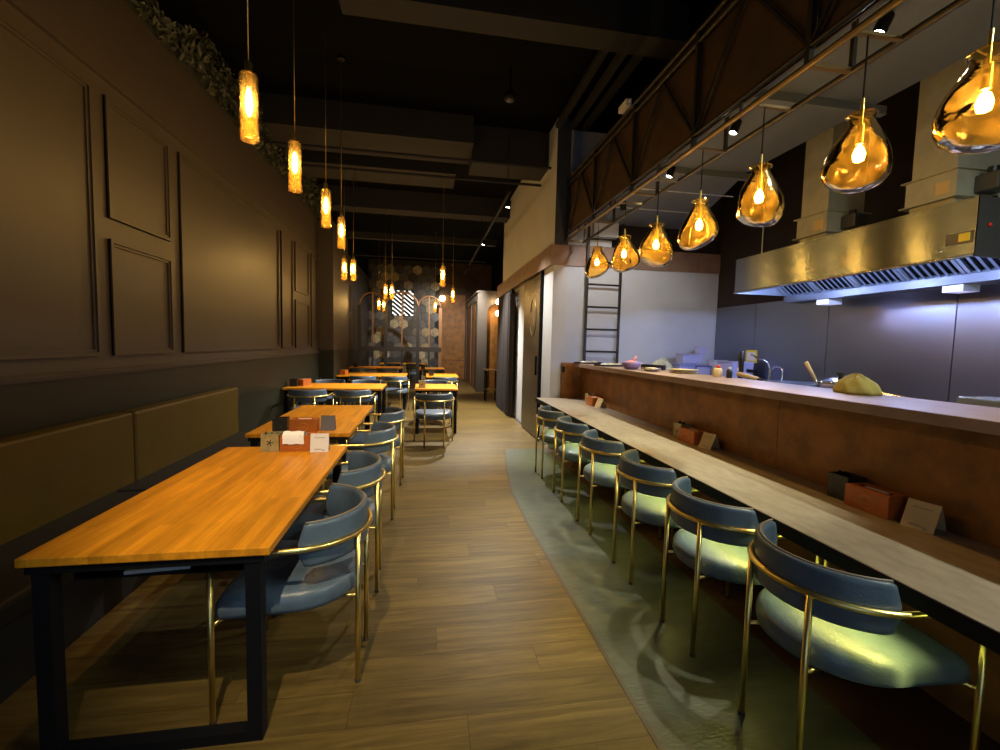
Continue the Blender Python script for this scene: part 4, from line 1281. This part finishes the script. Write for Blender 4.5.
b_ = bowl('plastic_bowl', 2.20, 4.50, ZL, 0.105, 0.085, 'violet_bowl', 'violet plastic bowl with pink cloth on the bar ledge', 'bowl', 'pink')
MB().tube([(0.02, 0, 0.09), (0.06, 0.02, 0.13), (0.075, 0.03, 0.15)], [0.02, 0.012, 0.004], 8).build('cloth_corner', 'pink', b_, smooth=True)
fo_ = empty('wrap_box', (2.45, 4.55, ZL), 0.5)
MB().box(-0.03, 0.03, -0.17, 0.17, 0, 0.055).build('box', 'black_plastic', fo_, bevel=0.004)
MB().box(-0.032, 0.032, 0.10, 0.172, 0.0, 0.06).build('white_end', 'white_plastic', fo_)
tag(fo_, 'black and white wrap box lying on the bar ledge', 'box')
bowl('steel_dish', 2.26, 4.17, ZL, 0.095, 0.035, 'steel', 'shallow steel dish on the bar ledge', 'dish', 'cream_food')
for k in range(3):
    o = MB().lathe([(0.0, 0.0), (0.09, 0.0), (0.135, 0.011), (0.135, 0.013), (0.0, 0.006)], 28, c=(0, 0, 0)).build('plate', 'bamboo' if k != 1 else 'steel', smooth=True, loc=(2.46, 3.92, ZL + 0.0135 * k))
    tag(o, ('lowest plate of the small stack on the bar ledge', 'middle steel plate of the small stack on the bar ledge', 'top plate of the small stack on the bar ledge')[k], 'plate', 'plates stacked on the ledge')
sh = empty('sauce_bottle', (2.50, 3.47, ZL))
MB().lathe([(0.0, 0.0), (0.035, 0.0), (0.037, 0.01), (0.037, 0.065), (0.028, 0.078), (0.0, 0.08)], 16).build('bottle', 'card_cream', sh, smooth=True)
MB().lathe([(0.0, 0.08), (0.022, 0.08), (0.022, 0.10), (0.0, 0.104)], 14).build('cap', 'red', sh, smooth=True)
tag(sh, 'small cream bottle with red cap on the bar ledge', 'bottle')
s2 = empty('soy_bottle', (2.53, 3.36, ZL))
MB().lathe([(0.0, 0.0), (0.024, 0.0), (0.024, 0.06), (0.015, 0.075), (0.0, 0.076)], 14).build('bottle', 'black_plastic', s2, smooth=True)
MB().lathe([(0.0, 0.076), (0.012, 0.076), (0.012, 0.09), (0.0, 0.092)], 12).build('cap', 'white_plastic', s2, smooth=True)
tag(s2, 'small black bottle beside the red capped one', 'bottle')
kb = empty('stick_blender', (2.80, 3.57, 1.02))
MB().lathe([(0.0, 0.0), (0.045, 0.0), (0.047, 0.02), (0.024, 0.06), (0.020, 0.26), (0.023, 0.28), (0.024, 0.40), (0.015, 0.465), (0.0, 0.47)], 18).build('body', 'black_plastic', kb, smooth=True)
MB().box(-0.026, -0.020, -0.008, 0.008, 0.29, 0.42).build('grip_line', 'chrome', kb)
tag(kb, 'black upright stick blender behind the bar ledge', 'blender')
sk = MB().box(XK - 0.02, XK - 0.013, 5.50, 5.72, 1.32, 1.50).build('wall_notice', 'yellow')
MB().box(XK - 0.023, XK - 0.02, 5.53, 5.69, 1.35, 1.47).build('sheet', 'card_white', sk)
tag(sk, 'small yellow edged notice on the steel wall', 'notice')
fc = empty('kitchen_faucet', (4.30, 4.95, 0.90))
MB().lathe([(0.0, 0.0), (0.035, 0.0), (0.035, 0.02), (0.018, 0.04), (0.018, 0.36), (0.0, 0.36)], 14).build('column', 'chrome', fc, auto=40)
MB().tube([(0, 0, 0.36), (-0.02, 0.02, 0.44), (-0.05, 0.05, 0.48), (-0.10, 0.12, 0.50), (-0.12, 0.2, 0.54)], 0.013, 10).build('lever', 'chrome', fc, smooth=True)
MB().tube([(0, 0, 0.33), (-0.02, -0.1, 0.40), (-0.04, -0.22, 0.40), (-0.04, -0.24, 0.36), (-0.04, -0.24, 0.2)], 0.014, 10).build('spout', 'chrome', fc, smooth=True)
MB().tube([(0, 0.0, 0.22), (-0.04, 0.18, 0.22), (-0.04, 0.2, 0.2), (-0.04, 0.2, 0.02)], 0.014, 10).build('spout', 'chrome', fc, smooth=True)
MB().box(-0.05, 0.0, 0.22, 0.36, 0.30, 0.34).build('valve', 'black_metal', fc)
tag(fc, 'chrome double kitchen faucet at the steel wall', 'faucet')
st = empty('wire_stand', (2.88, 3.04, 1.02))
MB().lathe([(0.14, 0.0), (0.15, 0.0), (0.15, 0.16), (0.14, 0.16)], 24).build('ring', 'dark_steel', st)
tag(st, 'steel ring stand under the frying pan', 'stand')
pn = empty('frying_pan', (2.88, 3.04, 1.186))
MB().lathe([(0.0, 0.0), (0.17, 0.0), (0.225, 0.065), (0.23, 0.065), (0.175, -0.005), (0.0, -0.005)], 36).build('pan', 'pan_black', pn, smooth=True)
MB().tube([(-0.10, 0.19, 0.055), (-0.14, 0.29, 0.075)], [0.012, 0.015], 8).build('handle_root', 'pan_black', pn, smooth=True)
MB().tube([(-0.125, 0.26, 0.072), (-0.19, 0.42, 0.105)], [0.018, 0.021], 10).build('handle', 'bamboo', pn, smooth=True)
tag(pn, 'wide black frying pan with wooden handle behind the ledge', 'pan')
ladle = empty('wooden_spatula', (2.92, 2.92, 1.195), 0.0)
MB().tube([(0.02, -0.04, 0.0), (-0.01, -0.02, 0.09)], 0.008, 8).build('shaft', 'steel', ladle, smooth=True)
MB().tube([(-0.008, -0.022, 0.085), (-0.05, 0.035, 0.225)], [0.012, 0.015], 8).build('handle', 'bamboo', ladle, smooth=True)
tag(ladle, 'spatula with pale wooden handle resting in the frying pan', 'spatula')
pt = empty('steel_pot', (2.86, 2.65, 1.02))
MB().lathe([(0.0, 0.0), (0.125, 0.0), (0.13, 0.01), (0.13, 0.26), (0.136, 0.265), (0.0, 0.265)], 32).build('body', 'chrome', pt, auto=40)
ldd = MB().lathe([(0.0, 0.305), (0.05, 0.30), (0.12, 0.275), (0.136, 0.266), (0.0, 0.266)], 32).build('lid', 'chrome', pt, smooth=True)
MB().lathe([(0.0, 0.345), (0.02, 0.343), (0.024, 0.33), (0.012, 0.318), (0.012, 0.302), (0.0, 0.302)], 14).build('knob', 'black_plastic', ldd, smooth=True)
tag(pt, 'shiny steel pot with lid and black knob', 'pot')
bag('kitchen_cloth', 2.49, 2.20, ZL, 0.095, 0.125, 0.105, 'cloth_olive', 'olive kitchen cloth heaped on the bar ledge', 'cloth', 9)
ut = empty('utensil_tray', (2.84, 2.28, 1.02), 0.1)
MB().box(-0.10, 0.10, -0.16, 0.16, 0, 0.20).build('tray', 'steel', ut, bevel=0.006)
for k in range(4):
    MB().tube([(-0.05 + 0.03 * k, -0.12, 0.205), (-0.02 + 0.02 * k, 0.16, 0.235)], 0.006, 6).build('utensil', 'chrome', ut)
tag(ut, 'steel tray with loose utensils behind the ledge', 'tray')

# ================================================================== FAR ROOM
# ---- sliding door, rail, curtain
dr = empty('door_1', (XR, 7.25, 0)); dr['kind'] = 'structure'; dr['label'] = 'bronze sliding door with a ring emblem'
MB().box(-0.035, 0.012, -0.55, 0.62, 0.02, 2.60).build('leaf', 'bronze_door', dr, bevel=0.003)
MB().box(-0.06, -0.035, -0.42, -0.38, 1.02, 1.32).build('handle', 'black_metal', dr)
g = MB()
g.tube([(-0.038, -0.10 + 0.20 * math.cos(math.radians(20 + 14 * k)), 1.95 + 0.30 * math.sin(math.radians(20 + 14 * k))) for k in range(24)], 0.008, 6)
g.bar((-0.038, -0.15, 1.80), (-0.038, -0.02, 2.05), 0.012, 0.004)
g.build('emblem', 'truss_bronze', dr)
dj = MB().box(XR - 0.05, XR + 0.04, 6.66, 6.70, 0, 2.64).build('trim_2', 'black_metal'); struct(dj, 'dark jamb beside the sliding door')
rl = MB().tube([(XR - 0.075, 6.75, 2.615), (XR - 0.075, 9.1, 2.615)], 0.012, 8).box(XR - 0.10, XR - 0.05, 8.78, 8.86, 2.52, 2.62).build('trim_3', 'black_metal'); struct(rl, 'black rail of the sliding door')
cu = empty('curtain', (XR - 0.025, 9.75, 0))
for s, (a, b) in enumerate(((-0.95, -0.45), (-0.45, 0.1), (0.1, 0.68))):
    rows = []
    for zz in (0.03, 1.3, 2.58):
        rr = []
        for k in range(25):
            yy = a + (b - a) * k / 24
            rr.append((-0.05 + 0.045 * math.sin(yy * 38 + s) + 0.01 * math.sin(yy * 90), yy, zz))
        rows.append(rr)
    m = MB().quadgrid(rows)
    m.quadgrid([[(p[0] + 0.008, p[1], p[2]) for p in r] for r in rows])
    m.build('drape', 'curtain', cu, smooth=True)
tag(cu, 'dark plum curtain hanging beside the sliding door', 'curtain')
# ---- bar stool far right
so_ = empty('bar_stool', (1.69, 11.5, 0))
MB().box(-0.17, 0.17, -0.17, 0.17, 0.80, 0.835).build('seat', 'light_wood', so_, bevel=0.006)
for sx in (-1, 1):
    for sy in (-1, 1):
        MB().bar((sx * 0.14, sy * 0.14, 0), (sx * 0.14, sy * 0.14, 0.80), 0.03).build('leg', 'black_metal', so_)
for (p, q) in (((-0.14, -0.14), (0.14, -0.14)), ((-0.14, 0.14), (0.14, 0.14)), ((-0.14, -0.14), (-0.14, 0.14)), ((0.14, -0.14), (0.14, 0.14))):
    MB().bar((*p, 0.30), (*q, 0.30), 0.022).build('foot_rail', 'brass', so_)
tag(so_, 'tall stool with pale wood seat and black legs by the curtain', 'stool')
# ---- wall globes in the niche
for (zz, lab) in ((2.79, 'upper glowing globe lamp before the arched niche'), (2.44, 'lower glowing globe lamp before the arched niche')):
    t = empty('globe_lamp', (2.17, 13.50, zz))
    MB().lathe([(0.001, 0.09), (0.045, 0.078), (0.078, 0.045), (0.09, 0.0), (0.078, -0.045), (0.045, -0.078), (0.001, -0.09)], 20).build('globe', 'sconce_glow', t, smooth=True)
    MB().bar((0, 0.085, 0), (0, 0.25, 0), 0.02).build('arm', 'brass', t)
    MB().lathe([(0.0, 0.0), (0.05, 0.0), (0.05, 0.02), (0.0, 0.02)], 16).build('back_plate', 'brass', t, loc=(0, 0.25, 0)).rotation_euler = (PI / 2, 0, 0)
    point('globe_light', t, (-0.16, -0.05, 0), 5, (1.0, 0.66, 0.3), 0.05)
    tag(t, lab, 'wall lamp', 'globe lamps at the niche')
gb = empty('globe_lamp', (0.60, 17.70, 3.24))
MB().lathe([(0.001, 0.12), (0.06, 0.104), (0.104, 0.06), (0.12, 0.0), (0.104, -0.06), (0.06, -0.104), (0.001, -0.12)], 20).build('globe', 'sconce_glow', gb, smooth=True)
MB().bar((0, 0.07, 0), (0, 0.09, 0), 0.03).build('arm', 'brass', gb)
tag(gb, 'single glowing globe lamp on the back wall beside the tiles', 'wall lamp')
# ---- lattice light window in the tiled wall
lw = empty('lattice_light', (-0.915, YB - 0.02, 3.0))
for s in (-1, 1):
    x0, x1 = (-0.40, -0.03) if s < 0 else (0.03, 0.40)
    MB().box(x0, x1, -0.02, 0.0, -0.48, 0.48).build('light_panel', 'lattice_light', lw)
    fr = MB()
    for (a, b, c, d) in ((x0 - 0.02, x1 + 0.02, 0.48, 0.50), (x0 - 0.02, x1 + 0.02, -0.50, -0.48), (x0 - 0.02, x0, -0.48, 0.48), (x1, x1 + 0.02, -0.48, 0.48)):
        fr.box(a, b, -0.05, 0.0, c, d)
    fr.build('frame', 'black_metal', lw)
    zz = -0.44
    while zz < 0.85:
        # slat sloping down to the right, clipped to the panel
        xa, za, xb_, zb = x0, zz, x1, zz - 0.30
        if za > 0.48:
            q = (za - 0.48) / 0.30
            if q >= 1: zz += 0.165; continue
            xa = x0 + (x1 - x0) * q; za = 0.48
        if zb < -0.48:
            q = (za + 0.48) / (za - zb)
            if q > 0: xb_ = xa + (xb_ - xa) * q; zb = -0.48
        MB().bar((xa, -0.035, za), (xb_, -0.035, zb), 0.03, 0.085).build('slat', 'black_metal', lw)
        zz += 0.165
tag(lw, 'bright lattice window with slanted slats in the tiled back wall', 'window')

# ---- arched partition
pa = empty('arched_partition', (-0.82, 14.5, 0))
spans = [(-1.26, -0.45), (-0.45, 0.55), (0.55, 1.26)]
def P_(x, z): return (x, 0, z)
for x in (-1.26, -0.45, 0.55, 1.26):
    MB().box(x - 0.05, x + 0.05, -0.04, 0.04, 0, 2.62).build('post', 'partition' if x != 1.26 else 'copper_frame', pa)
MB().box(-1.30, 1.30, -0.05, 0.05, 1.20, 1.34).build('mid_rail', 'partition', pa)
MB().box(-1.30, 1.30, -0.05, 0.05, 0, 0.06).build('bottom_rail', 'partition', pa)
for (a, b) in spans:
    c, r = (a + b) / 2, (b - a) / 2
    MB().tube([(c + r * math.cos(PI * k / 18), 0, 2.62 + min(r, 0.45) * math.sin(PI * k / 18)) for k in range(19)], 0.032, 8).build('arch', 'copper_frame', pa, smooth=True)
    MB().box(c - 0.02, c + 0.02, -0.02, 0.02, 1.33, 2.62 + min(r, 0.45)).build('mullion', 'copper_frame', pa)
    MB().box(c - 0.03, c + 0.03, -0.03, 0.03, 0.06, 1.23).build('lower_mullion', 'partition', pa)
tag(pa, 'dark arched metal partition screen before the tiled back wall', 'partition')
# ---- small ceiling items
rp = empty('ceiling_speaker', (0.91, 5.18, 4.28))
MB().lathe([(0.0, 0.0), (0.06, 0.0), (0.075, 0.015), (0.07, 0.06), (0.03, 0.11), (0.012, 0.13), (0.012, ZC - 4.28), (0.0, ZC - 4.28)], 20).build('shade', 'black_metal', rp, smooth=True)
MB().lathe([(0.0, -0.012), (0.03, -0.010), (0.055, 0.0), (0.0, 0.0)], 16).build('lens', 'dark_steel', rp, smooth=True)
tag(rp, 'small dark round ceiling lamp hanging unlit over the aisle', 'ceiling lamp')
print('planks', len(planks), 'objects', len(bpy.data.objects))
